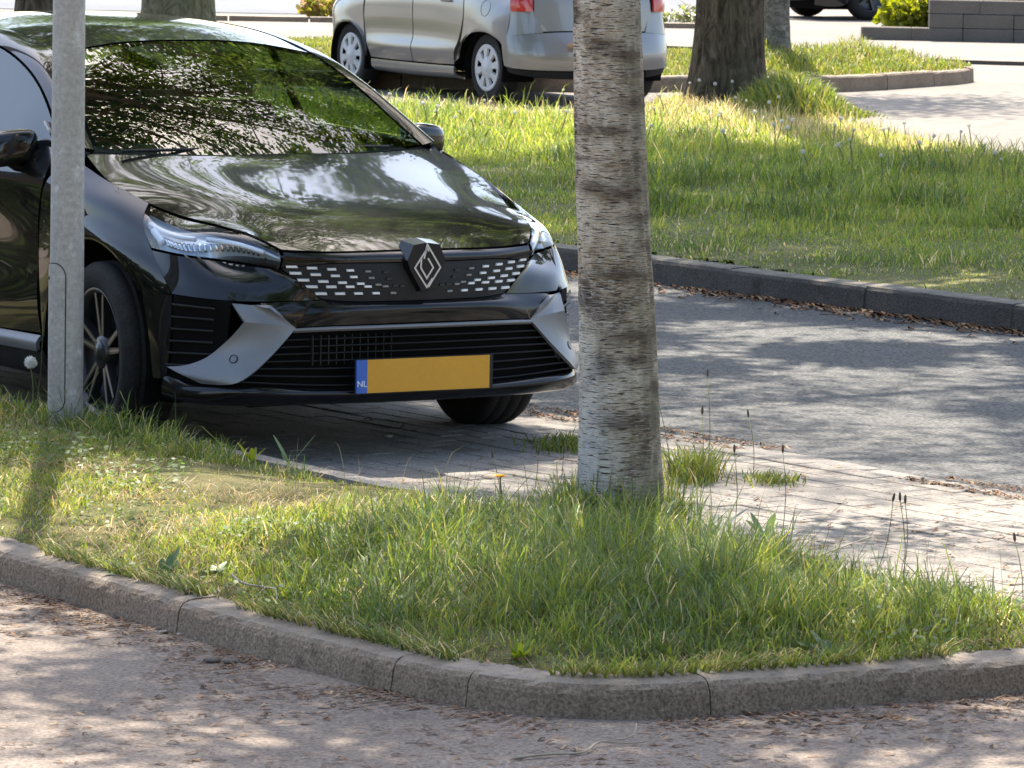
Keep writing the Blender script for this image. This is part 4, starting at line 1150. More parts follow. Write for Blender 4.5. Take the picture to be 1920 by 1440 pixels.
# --- bonnet
hood_rows = [
 [(-.822, 0, .716), (-.812, .15, .715), (-.785, .33, .713), (-.738, .480, .719)],
 [(-.775, 0, .748), (-.765, .18, .747), (-.735, .38, .748), (-.662, .533, .757)],
 [(-.63, 0, .800), (-.62, .21, .797), (-.59, .42, .802), (-.520, .590, .784)],
 [(-.41, 0, .851), (-.40, .235, .847), (-.37, .455, .857), (-.305, .652, .809)],
 [(-.16, 0, .906), (-.15, .255, .901), (-.11, .49, .912), (-.130, .706, .850)],
 [(.04, 0, .952), (.06, .28, .947), (.12, .52, .952), (.10, .735, .910)],
 [(.14, 0, .978), (.17, .30, .975), (.25, .55, .978), (.33, .702, .978)]]
panel('hood', full(hood_rows), M_black, 73, 60, relax=300)
# --- cowl strip and wipers under the windscreen
cowl = [[(.145, 0, .966), (.175, .30, .964), (.255, .55, .968), (.335, .690, .974)], [(.20, 0, .975), (.235, .30, .973), (.30, .55, .978), (.36, .665, .986)]]
panel('cowl', full(cowl), M_dark, 40, 4)
for s_, v0, v1 in ((1, .48, -.10), (1, -.08, -.60)):
    a_ = np.array([(.262, v0, .992), (.235, (v0+v1)/2, .994), (.245, v1, .991)]); v, f_ = tube(cx(spl(a_, np.linspace(0, 1, 12))), [.006]*12, 6); mesh('wiper', v, f_, M_plastic, CAR)
# --- windscreen
ws_rows = [
 [(.165, 0, .977), (.20, .33, .976), (.34, .652, .992)],
 [(.36, 0, 1.080), (.39, .33, 1.0775), (.49, .622, 1.0785)],
 [(.66, 0, 1.2195), (.68, .32, 1.2145), (.73, .573, 1.2015)],
 [(.972, 0, 1.345), (.970, .30, 1.332), (.945, .520, 1.296)]]
panel('windscreen', full(ws_rows), M_glass, 48, 30, flange=0)
# --- roof
roof_rows = [
 [(.980, 0, 1.349), (.978, .30, 1.336), (.955, .516, 1.300)],
 [(1.25, 0, 1.396), (1.25, .30, 1.383), (1.24, .508, 1.352)],
 [(1.65, 0, 1.424), (1.65, .30, 1.411), (1.65, .50, 1.384)],
 [(2.15, 0, 1.412), (2.15, .30, 1.399), (2.15, .485, 1.370)],
 [(2.72, 0, 1.350), (2.72, .28, 1.338), (2.70, .46, 1.308)]]
panel('roof', full(roof_rows), M_black, 49, 40)
# --- cant rail with A pillar
rail = [
 [(.335, .660, .990), (.49, .631, 1.070), (.73, .581, 1.200), (.945, .526, 1.297), (1.24, .512, 1.354), (1.65, .504, 1.386), (2.15, .489, 1.372), (2.70, .464, 1.310)],
 [(.345, .710, 1.000), (.50, .672, 1.085), (.73, .624, 1.202), (.935, .590, 1.283), (1.24, .560, 1.346), (1.65, .555, 1.378), (2.15, .540, 1.358), (2.70, .52, 1.290)],
 [(.43, .748, 1.000), (.64, .690, 1.118), (.84, .650, 1.210), (1.07, .620, 1.280), (1.30, .603, 1.322), (1.65, .595, 1.345), (2.15, .582, 1.322), (2.62, .575, 1.245)]]
both('roof_rail', rail, M_black, nu=50, nv=14, gap=.0015)
# --- fender
fender = [
 [(-.185, .703, .842), (-.06, .722, .874), (.09, .738, .907), (.22, .742, .940), (.345, .744, .972)],
 [(-.245, .752, .785), (-.06, .782, .828), (.10, .800, .850), (.26, .808, .866), (.41, .812, .880)],
 [(-.345, .774, .704), (-.14, .798, .752), (.05, .815, .778), (.25, .822, .78), (.435, .824, .77)],
 [(-.425, .776, .636), (-.24, .812, .690), (.02, .830, .733), (.28, .834, .70), (.44, .826, .60)],
 [(-.511, .776, .562), (-.345, .806, .545), (-.279, .815, .598), (-.17, .826, .664), (.0, .832, .705), (.17, .832, .668), (.28, .828, .598), (.35, .824, .50), (.39, .820, .40), (.415, .815, .27)]]
both('fender', fender, M_black, nu=40, nv=30)
# --- headlamps
lamp_rows = [
 [(-.735, .487, .715), (-.658, .538, .752), (-.520, .596, .779), (-.305, .657, .803), (-.190, .704, .836)],
 [(-.752, .488, .688), (-.680, .553, .720), (-.560, .628, .745), (-.415, .722, .756), (-.250, .758, .785)],
 [(-.728, .484, .652), (-.655, .536, .662), (-.590, .590, .671), (-.502, .722, .688), (-.345, .772, .700)]]
def headlamp(rows, sgn):
    G = grid_eval(rows, 30, 14, .003)
    t = panel('headlight', rows, M_lens, nu=30, nv=14, flange=0, gap=.003)
    Nn = np.cross(np.gradient(G, axis=1), np.gradient(G, axis=0)); Nn /= np.linalg.norm(Nn, axis=2)[..., None]
    if (Nn*(G-np.array(CREF))).sum() < 0: Nn = -Nn
    Gi = G - Nn*.038; G0 = G; G = G - Nn*.015
    V, F = grid_mesh(cx(Gi), 0, CX(CREF))
    mesh('lamp_housing', V, F, M_lampin, t)
    # rim between lens edge and housing
    nv, nu = G.shape[:2]
    b = [(0, j) for j in range(nu)] + [(i, nu-1) for i in range(1, nv)] + [(nv-1, j) for j in range(nu-2, -1, -1)] + [(i, 0) for i in range(nv-2, 0, -1)]
    A = np.array([G0[k] for k in b]); B = np.array([Gi[k] for k in b]); n = len(b)
    mesh('lamp_rim', cx(np.concatenate([A, B])), [(k, (k+1) % n, n+(k+1) % n, n+k) for k in range(n)], M_gloss, t)
    # daytime strips: two light guides in the upper half, one short upright at the outer end
    for (i0, j0, i1, j1, rr) in ((5.0, 27.5, 6.2, 16.5, .0085), (6.0, 14.5, 7.6, 3.5, .0085), (7.0, 26.5, 10.6, 25, .013)):
        pts = []
        for q in np.linspace(0, 1, 10):
            i_, j_ = i0+(i1-i0)*q, j0+(j1-j0)*q
            a_ = G[int(i_), int(j_)]*(1-(j_ % 1))+G[int(i_), min(int(j_)+1, nu-1)]*(j_ % 1)
            b_ = G[min(int(i_)+1, nv-1), int(j_)]*(1-(j_ % 1))+G[min(int(i_)+1, nv-1), min(int(j_)+1, nu-1)]*(j_ % 1)
            pts.append(a_*(1-(i_ % 1))+b_*(i_ % 1))
        pts = np.array(pts)
        v, f_ = tube(cx(pts), [rr]*10, 8); mesh('daytime_light', v, f_, M_drl, t)
    # ribbed reflector band in the lower half
    rb_ = []
    for j_ in range(5, 25):
        q = [G[i_, j_]-Nn[i_, j_]*.010 for i_ in (8, 9, 10, 11)]
        rb_.append(tube(cx(np.array(q)), [.0052]*4, 6))
    v, f_ = merge(rb_); tag(mesh('reflector_ribs', v, f_, M_chrome, t), kind='stuff')
headlamp(flip(lamp_rows), -1); headlamp(lamp_rows, 1)

# --- bumper: strip over the grille, grille, band, corner panels
strip = [
 [(-.828, 0, .711), (-.818, .15, .710), (-.791, .33, .708), (-.742, .478, .712)],
 [(-.846, 0, .698), (-.834, .15, .697), (-.805, .33, .695), (-.748, .480, .692)],
 [(-.848, 0, .676), (-.836, .15, .676), (-.806, .33, .675), (-.735, .482, .655)]]
bp_ = panel('bumper', full(strip), M_black, nu=60, nv=8, gap=.001)
gr_rows = [
 [(-.842, 0, .674), (-.830, .15, .674), (-.800, .33, .673), (-.733, .478, .655)],
 [(-.846, 0, .61), (-.836, .15, .61), (-.806, .31, .612), (-.765, .415, .605)],
 [(-.843, 0, .545), (-.835, .14, .545), (-.815, .27, .547), (-.793, .355, .555)]]
grille = panel('grille', full(gr_rows), M_plastic, nu=60, nv=16, gap=.001)
band = [
 [(-.843, 0, .544), (-.835, .14, .544), (-.815, .27, .546), (-.793, .355, .554)],
 [(-.868, 0, .528), (-.858, .17, .528), (-.835, .32, .527), (-.803, .410, .525)],
 [(-.855, 0, .470), (-.846, .2, .469), (-.825, .36, .467), (-.800, .450, .463)]]
panel('bumper_band', full(band), M_gloss, nu=60, nv=12, gap=.001)
side = [
 [(-.733, .486, .650), (-.655, .540, .658), (-.592, .595, .667), (-.504, .726, .684), (-.347, .776, .696)],
 [(-.775, .415, .603), (-.715, .545, .605), (-.655, .645, .603), (-.560, .730, .615), (-.428, .777, .633)],
 [(-.797, .357, .552), (-.760, .49, .548), (-.690, .640, .548), (-.620, .715, .553), (-.513, .777, .560)]]
both('bumper_side', side, M_black, nu=34, nv=20, gap=.0015)
for sg in (-1, 1):      # raised edge running from the lamp down to the blade
    for o1, o2 in ((0, 0), (.028, .012)):
        ln = np.array([(-.500+o1*-1.2, .722-o1, .688), (-.575-o1, .690-o1*.9, .635), (-.662-o2, .655-o2, .565), (-.690-o2, .640-o2, .549)])*np.array([1, sg, 1]) + np.array([-.002, sg*.001, 0])
        v, f_ = tube(cx(spl(ln, np.linspace(0, 1, 12))), [.0035]*12, 6); mesh('bumper_crease', v, f_, M_black, CAR)
cheek = [[(-.797, .357, .550), (-.762, .49, .546), (-.742, .56, .542)], [(-.803, .410, .523), (-.783, .49, .512), (-.765, .545, .525)], [(-.800, .452, .463), (-.792, .465, .468), (-.785, .48, .475)]]
both('bumper_cheek', cheek, M_black, nu=16, nv=12, gap=.0)
# dashes set into the grille, five staggered rows each side fading towards the badge
M_dash = P('grille_dash', (.75, .76, .78), .35, .4)
M_dash2 = P('grille_dash_dim', (.22, .22, .225), .35, .6)
M_dash3 = P('grille_dash_dark', (.04, .04, .042), .35, .5)
def grille_pt(v, w):
    G = grille_pt.G
    k = np.argmin(((G[..., 1]-abs(v))**2 + (G[..., 2]-w)**2*1.5).ravel()); p = G.reshape(-1, 3)[k]
    return p[0]
grille_pt.G = grid_eval(gr_rows, 160, 60, 0)
dash_me = {}
rows_w = [(.663, .448), (.641, .436), (.618, .412), (.596, .386), (.573, .357)]
for sg in (-1, 1):
    for ri, (w_, v0) in enumerate(rows_w):
        for k in range(7):
            v_ = v0 - .062*k
            if v_ < .055 or k > 5: break
            big_ = 1 - k/7.5
            mm = M_dash if k < 4 else (M_dash2 if k < 5 else M_dash3)
            wz = w_ - .004*k*(1 if ri < 3 else 0) + .007*(v0-v_)*0
            u_ = grille_pt(v_, wz)
            ang = math.atan2(-(grille_pt(v_+.02, wz)-grille_pt(v_-.02, wz)), .04)
            key = (mm.name, k)
            if key not in dash_me:
                L_, H_ = (.037*big_+.007)/2, .0054*(.6+.4*big_)
                vv = [(-L_, 0, -H_), (L_*.86, 0, -H_), (L_, 0, H_), (-L_*.86, 0, H_), (-L_*.9, -.006, -H_*.7), (L_*.78, -.006, -H_*.7), (L_*.9, -.006, H_*.7), (-L_*.78, -.006, H_*.7)]
                o = mesh('dash', vv, [(4, 5, 6, 7), (0, 1, 5, 4), (1, 2, 6, 5), (2, 3, 7, 6), (3, 0, 4, 7)], mm, grille, smooth=False); dash_me[key] = o.data
            else: o = link('dash', dash_me[key], grille)
            o.location = (sg*v_, u_-.0005, wz); o.rotation_euler = (0, 0, -ang*sg); o.scale = (sg, 1, 1)
M_emblem = P('dark_chrome', (.50, .50, .52), .22, .9)
# badge: bevelled shield with a double-line diamond
def prism(poly, y0, y1, inset=.0):
    """poly [(x,z)] extruded along y from y0 (back) to y1 (front), front inset"""
    p = np.array(poly, float); c = p.mean(0); q = c+(p-c)*(1-inset); n = len(p)
    V = [(x, y0, z) for x, z in p]+[(x, y1, z) for x, z in q]
    return np.array(V), [tuple(range(n, 2*n))]+[(i, (i+1) % n, n+(i+1) % n, n+i) for i in range(n)]
v, f_ = prism([(-.085, .692), (-.058, .752), (.0, .760), (.058, .752), (.085, .692), (.072, .655), (.022, .572), (-.022, .572), (-.072, .655)], -.80, -.874, .14)
badge = mesh('badge', v, f_, M_gloss, CAR, smooth=False)
badge.location = (0, 0, -.006)
def stroke(pts, wd, y0, y1):
    out = []; pts = np.array(pts, float)
    n = len(pts); d = np.diff(pts, axis=0); d /= np.linalg.norm(d, axis=1)[:, None]
    nr = np.stack([-d[:, 1], d[:, 0]], 1); L, Rr = [], []
    for i in range(n):
        if i == 0: m_ = nr[0]
        elif i == n-1: m_ = nr[-1]
        else:
            m_ = nr[i-1]+nr[i]; m_ /= (m_ @ nr[i])
        L.append(pts[i]+m_*wd/2); Rr.append(pts[i]-m_*wd/2)
    V = [(x, y0, z) for x, z in L+Rr]+[(x*1, y1, z) for x, z in [a*.85+b*.15 for a, b in zip(L, Rr)]+[a*.15+b*.85 for a, b in zip(L, Rr)]]
    F = []
    for i in range(n-1):
        F += [(2*n+i, 2*n+i+1, 3*n+i+1, 3*n+i), (i, i+1, 2*n+i+1, 2*n+i), (n+i, n+i+1, 3*n+i+1, 3*n+i)]
    F += [(0, n, 3*n, 2*n), (n-1, 2*n-1, 4*n-1, 3*n-1)]
    return np.array(V), F
zc = .664
for pts in ([(.006, zc+.055), (.0, zc+.066), (-.047, zc), (.0, zc-.066), (.022, zc-.036)], [(-.012, zc+.030), (.0, zc+.074+.004), (.052, zc), (.006, zc-.066)], [(-.022, zc+.030), (-.024, zc), (.0, zc-.036), (.024, zc), (.003, zc+.032)]):
    v, f_ = stroke(pts, .0085, -.868, -.879); mesh('emblem_line', v, f_, M_emblem, badge, smooth=False)
# --- thin grey line and the two blades
tl = [[(-.860, 0, .4675), (-.851, .2, .4665), (-.829, .36, .4645), (-.796, .462, .4595)], [(-.866, 0, .461), (-.857, .2, .460), (-.835, .36, .458), (-.802, .462, .454)], [(-.858, 0, .4515), (-.849, .2, .4505), (-.827, .36, .4485), (-.794, .462, .444)]]
panel('trim_line', full(tl), M_satin, nu=50, nv=6, gap=0, flange=.006)
# blade control rows run from the inner edge to the outer edge; columns from top to tip
blade_in = [(-.785, .545, .528), (-.800, .452, .4585), (-.800, .462, .447), (-.795, .56, .365), (-.783, .655, .288), (-.72, .715, .274), (-.58, .783, .272)]
blade_out = [(-.690, .640, .541), (-.735, .60, .505), (-.745, .622, .478), (-.690, .675, .405), (-.640, .712, .350), (-.600, .745, .325), (-.515, .790, .312)]
def blade(sg):
    fold_in, fold_out = (-.808, .47, .462), (-.752, .618, .486)
    A = np.array([(-.783, .546, .529), (-.722, .600, .537), (-.688, .640, .5405)])           # top edge
    B = np.array([(-.800, .455, .461), (-.785, .535, .474), (-.752, .622, .482)])           # fold line
    Cc = np.array([(-.800, .548, .370), (-.765, .602, .385), (-.700, .672, .408)])
    D = np.array([(-.788, .625, .305), (-.745, .665, .322), (-.640, .716, .352)])
    E_ = np.array([(-.770, .655, .283), (-.70, .710, .300), (-.605, .742, .334)])
    Fp = np.array([(-.655, .735, .271), (-.60, .765, .290), (-.512, .792, .316)])
    Pn = [A, B]; mid = [B, Cc, D, E_, Fp]
    s = np.array([1, sg, 1])
    G1 = grid_eval([r_*s for r_ in Pn], 14, 6, 0); G2 = grid_eval([r_*s for r_ in mid], 14, 26, 0)
    V1, F1 = grid_mesh(cx(G1), .012, CX(CREF)); V2, F2 = grid_mesh(cx(G2), .012, CX(CREF))
    o = mesh('bumper_blade', V1, F1, M_satin, CAR); mesh('blade_face', V2, F2, M_satin, o)
    # parking sensor: ring and button
    c_ = G2[11, 7]; nn = np.cross(G2[11, 8]-G2[11, 6], G2[12, 7]-G2[10, 7]); nn /= np.linalg.norm(nn)
    if (nn*(c_-np.array(CREF))).sum() < 0: nn = -nn
    rot = Vector(CX(nn)).to_track_quat('Z', 'Y').to_euler()
    for nm, prof, mm in (('sensor_ring', [(0, .0155), (.0012, .0155), (.0012, .0125), (0, .0125)], M_plastic), ('sensor_button', [(0, .0105), (.0016, .0105), (.0016, .0085), (.0010, .008), (.0010, .006), (.0016, .0055), (.0016, 0)], M_satin)):
        v, f_ = lathe(prof, 22, 'z'); q = mesh(nm, v, f_, mm, o, smooth=False); q.location = CX(c_+nn*.0005); q.rotation_euler = rot
    return G2
blade(-1); blade(1)
# --- lower intake with slats, lip
M_slat = P('slat_plastic', (.010, .0095, .009), .5, 0, .25)
intake = [[(-.815, 0, .450), (-.80, .25, .448), (-.772, .46, .445)], [(-.80, 0, .35), (-.785, .3, .35), (-.745, .57, .35)], [(-.80, 0, .235), (-.78, .33, .235), (-.68, .70, .235)]]
panel('lower_intake', full(intake), M_dark, nu=40, nv=8, gap=0)
slat_g = [[(-.848, 0, .449), (-.836, .22, .447), (-.797, .455, .444)], [(-.846, 0, .35), (-.828, .30, .35), (-.790, .575, .35)], [(-.842, 0, .255), (-.82, .35, .255), (-.775, .65, .275)]]
GS = grid_eval(full(slat_g), 41, 60, 0)
for i in (8, 16, 24, 32, 40, 48, 56):
    L_ = GS[i]
    rows = [L_+np.array([.010, 0, .0035]), L_+np.array([.004, 0, .0012]), L_+np.array([.006, 0, -.0022]), L_+np.array([.024, 0, -.004])]
    V, F = grid_mesh(cx(np.stack(rows)), 0, CX(CREF)); mesh('intake_slat', V, F, M_slat, CAR)
for k in range(11):       # louvre behind the slats on the left
    v_ = -.40+.030*k; v, f_ = box((v_, -.815, .385), (.004, .01, .10)); mesh('louvre', v, f_, M_slat, CAR, smooth=False)
lip = [[(-.835, 0, .256), (-.815, .33, .256), (-.775, .60, .266), (-.705, .685, .268), (-.60, .745, .266), (-.48, .782, .285)], [(-.862, 0, .240), (-.842, .33, .240), (-.795, .60, .246), (-.715, .692, .250), (-.61, .755, .252), (-.475, .788, .268)], [(-.835, 0, .216), (-.815, .33, .216), (-.77, .58, .22), (-.71, .69, .222), (-.61, .76, .225), (-.47, .79, .235)], [(-.70, 0, .195), (-.68, .33, .195), (-.64, .5, .187), (-.58, .60, .188), (-.50, .66, .19), (-.40, .70, .20)]]
panel('bumper_lip', full(lip), M_gloss, nu=80, nv=14, gap=0)
# --- side intake behind each blade, with its slats
cav = [[(-.515, .770, .557), (-.61, .71, .552), (-.695, .645, .545)], [(-.500, .770, .42), (-.57, .70, .42), (-.66, .64, .42)], [(-.46, .785, .23), (-.53, .735, .23), (-.67, .64, .23)]]
for sg in (-1, 1):
    s = np.array([1, sg, 1])
    ca = panel('side_intake', [[tuple(np.array(q)*s) for q in r_] for r_ in cav], M_dark, nu=14, nv=14, gap=0)
    G = grid_eval([np.array(r_)*s for r_ in cav], 9, 33, 0)
    for i in (3, 7, 11, 15, 19, 23):
        L_ = G[i, :7] + np.array([-.016, sg*.012, 0])
        V, F = grid_mesh(cx(np.stack([L_+np.array([.008, 0, .004]), L_+np.array([0, 0, .003]), L_+np.array([0, 0, -.003]), L_+np.array([.012, 0, -.005])])), 0, CX(CREF)); mesh('slat', V, F, M_plastic, ca)
corner = [[(-.345, .804, .543), (-.43, .793, .550), (-.510, .775, .557)], [(-.395, .804, .42), (-.455, .797, .42), (-.508, .777, .42)], [(-.42, .798, .27), (-.455, .793, .27), (-.492, .782, .285)]]
both('bumper_corner', corner, M_gloss, nu=10, nv=16, gap=0)
# --- number plate
v, f_ = box((0, -.874, .3015), (.53, .014, .118), 0, 0); pl = mesh('plate_holder', v, f_, M_plastic, CAR, smooth=False); pl.location = (0, .004, -.004)
v, f_ = box((.012, -.882, .3015), (.474, .008, .112)); mesh('number_plate', v, f_, M_amber, pl, smooth=False)
v, f_ = box((-.2455, -.882, .3015), (.0405, .0078, .112)); mesh('plate_band', v, f_, M_blueband, pl, smooth=False)
cu = bpy.data.curves.new('country_letters', 'FONT'); cu.body = 'NL'; cu.size = .030; cu.align_x = 'CENTER'; cu.align_y = 'CENTER'; cu.extrude = .0006
to = bpy.data.objects.new('country_letters', cu); C.objects.link(to)
to.location = (-.2455, -.8865, .276); to.rotation_euler = (math.pi/2, 0, 0)
bpy.context.view_layer.update()
lm = bpy.data.meshes.new_from_object(to.evaluated_get(bpy.context.evaluated_depsgraph_get())); lm.name = 'country_letters'
lt, lr = tuple(to.location), tuple(to.rotation_euler); bpy.data.objects.remove(to); bpy.data.curves.remove(cu)
lm.materials.clear(); to = link('country_letters', lm, pl, M_white); to.location = lt; to.rotation_euler = lr

# --- doors, sills, windows, quarter panels, tail
def door(name, rows, **kw): return both(name, rows, M_black, nu=26, nv=30, **kw)
belt = lambda u: (.752 if u < .8 else .762 if u < 2 else .74)
fd = [[(.43, .752, .992), (.85, .765, 1.005), (1.42, .768, 1.018)], [(.42, .800, .925), (.85, .812, .930), (1.42, .816, .938)], [(.425, .818, .872), (.85, .836, .872), (1.42, .842, .876)], [(.445, .822, .80), (.85, .832, .795), (1.42, .838, .80)], [(.45, .822, .60), (.85, .818, .60), (1.42, .824, .60)], [(.445, .826, .43), (.85, .838, .42), (1.42, .842, .42)], [(.43, .818, .34), (.85, .832, .33), (1.42, .834, .33)]]
rdr = [[(1.425, .768, 1.018), (1.9, .762, 1.03), (2.35, .735, 1.06)], [(1.425, .816, .938), (1.9, .815, .945), (2.3, .80, .95)], [(1.425, .842, .876), (1.9, .845, .88), (2.25, .84, .88)], [(1.425, .838, .80), (1.9, .845, .80), (2.15, .848, .80)], [(1.425, .824, .60), (1.85, .83, .60), (2.06, .842, .62)], [(1.425, .842, .42), (1.8, .842, .42), (2.03, .842, .42)], [(1.425, .834, .33), (1.8, .834, .33), (2.02, .834, .33)]]
fdl, fdr = door('front_door', fd); rdl, rdr_ = door('rear_door', rdr)
sill = [[(.43, .820, .333), (1.2, .834, .325), (2.05, .832, .325)], [(.42, .842, .312), (1.2, .856, .306), (2.05, .852, .308)], [(.42, .838, .278), (1.2, .85, .27), (2.05, .848, .275)]]
both('sill_trim', sill, M_satin, nu=20, nv=8, gap=0)
sill2 = [[(.42, .825, .275), (1.2, .835, .268), (2.05, .835, .27)], [(.42, .79, .20), (1.2, .79, .19), (2.05, .79, .20)], [(.42, .60, .19), (1.2, .60, .185), (2.05, .60, .19)]]
both('sill', sill2, M_plastic, nu=20, nv=8, gap=0)
for sg, dd in ((-1, fdl), (1, fdr)):
    v, f_ = tube(cx([(1.18, sg*.838, .90), (1.2, sg*.862, .905), (1.32, sg*.864, .905), (1.35, sg*.842, .90)]), [.012, .014, .014, .012], 8); mesh('door_handle', v, f_, M_black, dd)
win = [[(.47, .741, 1.004), (.66, .690, 1.117), (.86, .648, 1.207), (1.09, .618, 1.276), (1.32, .601, 1.318), (1.42, .599, 1.328)], [(.56, .741, 1.010), (.75, .712, 1.08), (.93, .683, 1.14), (1.14, .665, 1.18), (1.34, .655, 1.205), (1.42, .654, 1.21)], [(.62, .748, 1.008), (.85, .754, 1.008), (1.0, .756, 1.010), (1.2, .757, 1.014), (1.35, .757, 1.016), (1.42, .757, 1.019)]]
both('side_window', win, M_glass, nu=30, nv=12, flange=0)
win2 = [[(1.46, .597, 1.331), (1.8, .590, 1.337), (2.15, .577, 1.316), (2.35, .575, 1.28)], [(1.46, .654, 1.21), (1.8, .652, 1.21), (2.1, .64, 1.20), (2.3, .63, 1.18)], [(1.46, .757, 1.02), (1.75, .755, 1.025), (2.05, .745, 1.04), (2.25, .735, 1.06)]]
both('side_window', win2, M_glass, nu=24, nv=12, flange=0)
bpil = [[(1.42, .602, 1.328), (1.46, .602, 1.33)], [(1.42, .66, 1.21), (1.46, .66, 1.21)], [(1.42, .764, 1.018), (1.46, .764, 1.018)]]
both('pillar', bpil, M_gloss, nu=4, nv=12, gap=0)
quart = [[(2.62, .572, 1.245), (2.85, .53, 1.17), (2.98, .50, 1.06)], [(2.36, .63, 1.18), (2.75, .66, 1.08), (3.0, .62, .98)], [(2.30, .735, 1.06), (2.7, .76, .97), (3.02, .66, .90)], [(2.26, .842, .88), (2.65, .84, .84), (3.05, .70, .78)], [(2.07, .845, .62), (2.22, .848, .70), (2.47, .85, .74), (2.74, .845, .68), (3.06, .70, .66)], [(2.04, .842, .40), (2.10, .845, .54), (2.25, .848, .66), (2.47, .85, .705), (2.70, .845, .66), (2.84, .835, .54), (3.06, .70, .50)]]
both('quarter_panel', quart, M_black, nu=30, nv=24)
rb = [[(2.84, .832, .54), (2.95, .79, .54), (3.07, .60, .56), (3.10, .3, .57), (3.11, 0, .57)], [(2.88, .825, .40), (2.98, .79, .40), (3.09, .6, .41), (3.125, .3, .42), (3.13, 0, .42)], [(2.88, .80, .25), (2.97, .76, .25), (3.05, .6, .25), (3.08, .3, .25), (3.085, 0, .25)]]
panel('rear_bumper', [list(r_) + [(u, -v, w) for u, v, w in r_[-2::-1]] for r_ in rb], M_black, nu=40, nv=14)
tg = [[(2.74, 0, 1.345), (2.72, .3, 1.335), (2.70, .45, 1.305)], [(2.93, 0, 1.15), (2.92, .3, 1.14), (2.90, .49, 1.10)], [(3.02, 0, .95), (3.01, .35, .94), (2.985, .60, .94)], [(3.07, 0, .78), (3.06, .4, .78), (3.04, .68, .78)], [(3.09, 0, .57), (3.08, .35, .57), (3.05, .68, .57)]]
panel('tailgate', full(tg), M_black, nu=30, nv=24)
tlr = [[(2.99, .40, .90), (3.0, .62, .90), (2.93, .735, .895)], [(3.05, .40, .84), (3.04, .64, .84), (2.96, .765, .84)]]
both('tail_light', [[(u+.012, v, w) for u, v, w in r_] for r_ in tlr], P('tail_red', (.35, .012, .01), .15, 0, .5, 1.0), nu=10, nv=4, gap=0)
# --- mirrors
def mirror(sg):
    rows = []
    for th in np.linspace(0, 2*math.pi, 17)[:-1]: pass
    V, F = [], []; n, m_ = 22, 14
    for i in range(m_):
        ph = math.pi*(i+.5)/m_ - math.pi/2
        for j in range(n):
            a_ = 2*math.pi*j/n; ca, sa = math.cos(a_), math.sin(a_)
            se = lambda t, e: math.copysign(abs(t)**e, t)
            x = .112*se(ca, .62)*math.cos(ph)**.55; z = .074*se(sa, .7)*math.cos(ph)**.55; y = .062*se(math.sin(ph), .8)
            V.append((x+.012*z/.07, y-.02*abs(x)/.11*0+(.03*x*sg/.11), z-.012*(x*sg)/.11))
    for i in range(m_-1):
        for j in range(n): F.append((i*n+j, i*n+(j+1) % n, (i+1)*n+(j+1) % n, (i+1)*n+j))
    F.append(tuple(range(n))[::-1]); F.append(tuple((m_-1)*n+j for j in range(n)))
    o = mesh('door_mirror', V, F, M_black, CAR); o.location = (sg*.845, .655, .982); o.scale = (.80, .9, .9)
    v, f_ = tube([(sg*-.13, .05, -.115), (sg*-.06, .02, -.08), (sg*-.01, 0, -.05)], [.022, .024, .03], 8); mesh('mirror_arm', v, f_, M_gloss, o)
    v, f_ = box((0, .064, 0), (.17, .004, .10), 0, 0); mesh('mirror_glass', v, f_, M_chrome, o)
    return o
mirror(-1); mirror(1)
v, f_ = merge([tube(cx([(.47, -.742, 1.0), (.62, -.72, 1.075)]), [.008, .008], 6)]); mesh('quarter_post', v, f_, M_gloss, CAR)
# --- wheels
tyre_prof = [(-.088, .222), (-.100, .245), (-.102, .28), (-.092, .303), (-.078, .312), (-.050, .315), (-.048, .313), (-.042, .313), (-.039, .3155), (-.006, .316), (-.004, .3135), (.004, .3135), (.006, .316), (.039, .3155), (.042, .313), (.048, .313), (.050, .315), (.078, .312), (.092, .303), (.102, .28), (.100, .245), (.088, .222)]
def spoke(a_, hub, rim_, w0, w1, x0, x1, dp):
    """tapered bar in the wheel plane (y,z), axial x; returns verts/faces for a wheel whose outside is +x"""
    c, s = math.cos(a_), math.sin(a_); P_ = []
    for r0, w_, x_ in ((hub, w0, x0), (rim_, w1, x1)):
        for sd, xx in ((-1, x_-dp), (1, x_-dp), (.8, x_), (-.8, x_)):
            P_.append((xx, r0*c - sd*w_*s, r0*s + sd*w_*c))
    return np.array(P_), [(0, 1, 5, 4), (1, 2, 6, 5), (2, 3, 7, 6), (3, 0, 4, 7), (0, 3, 2, 1), (4, 5, 6, 7)]
wheel_parts = {}
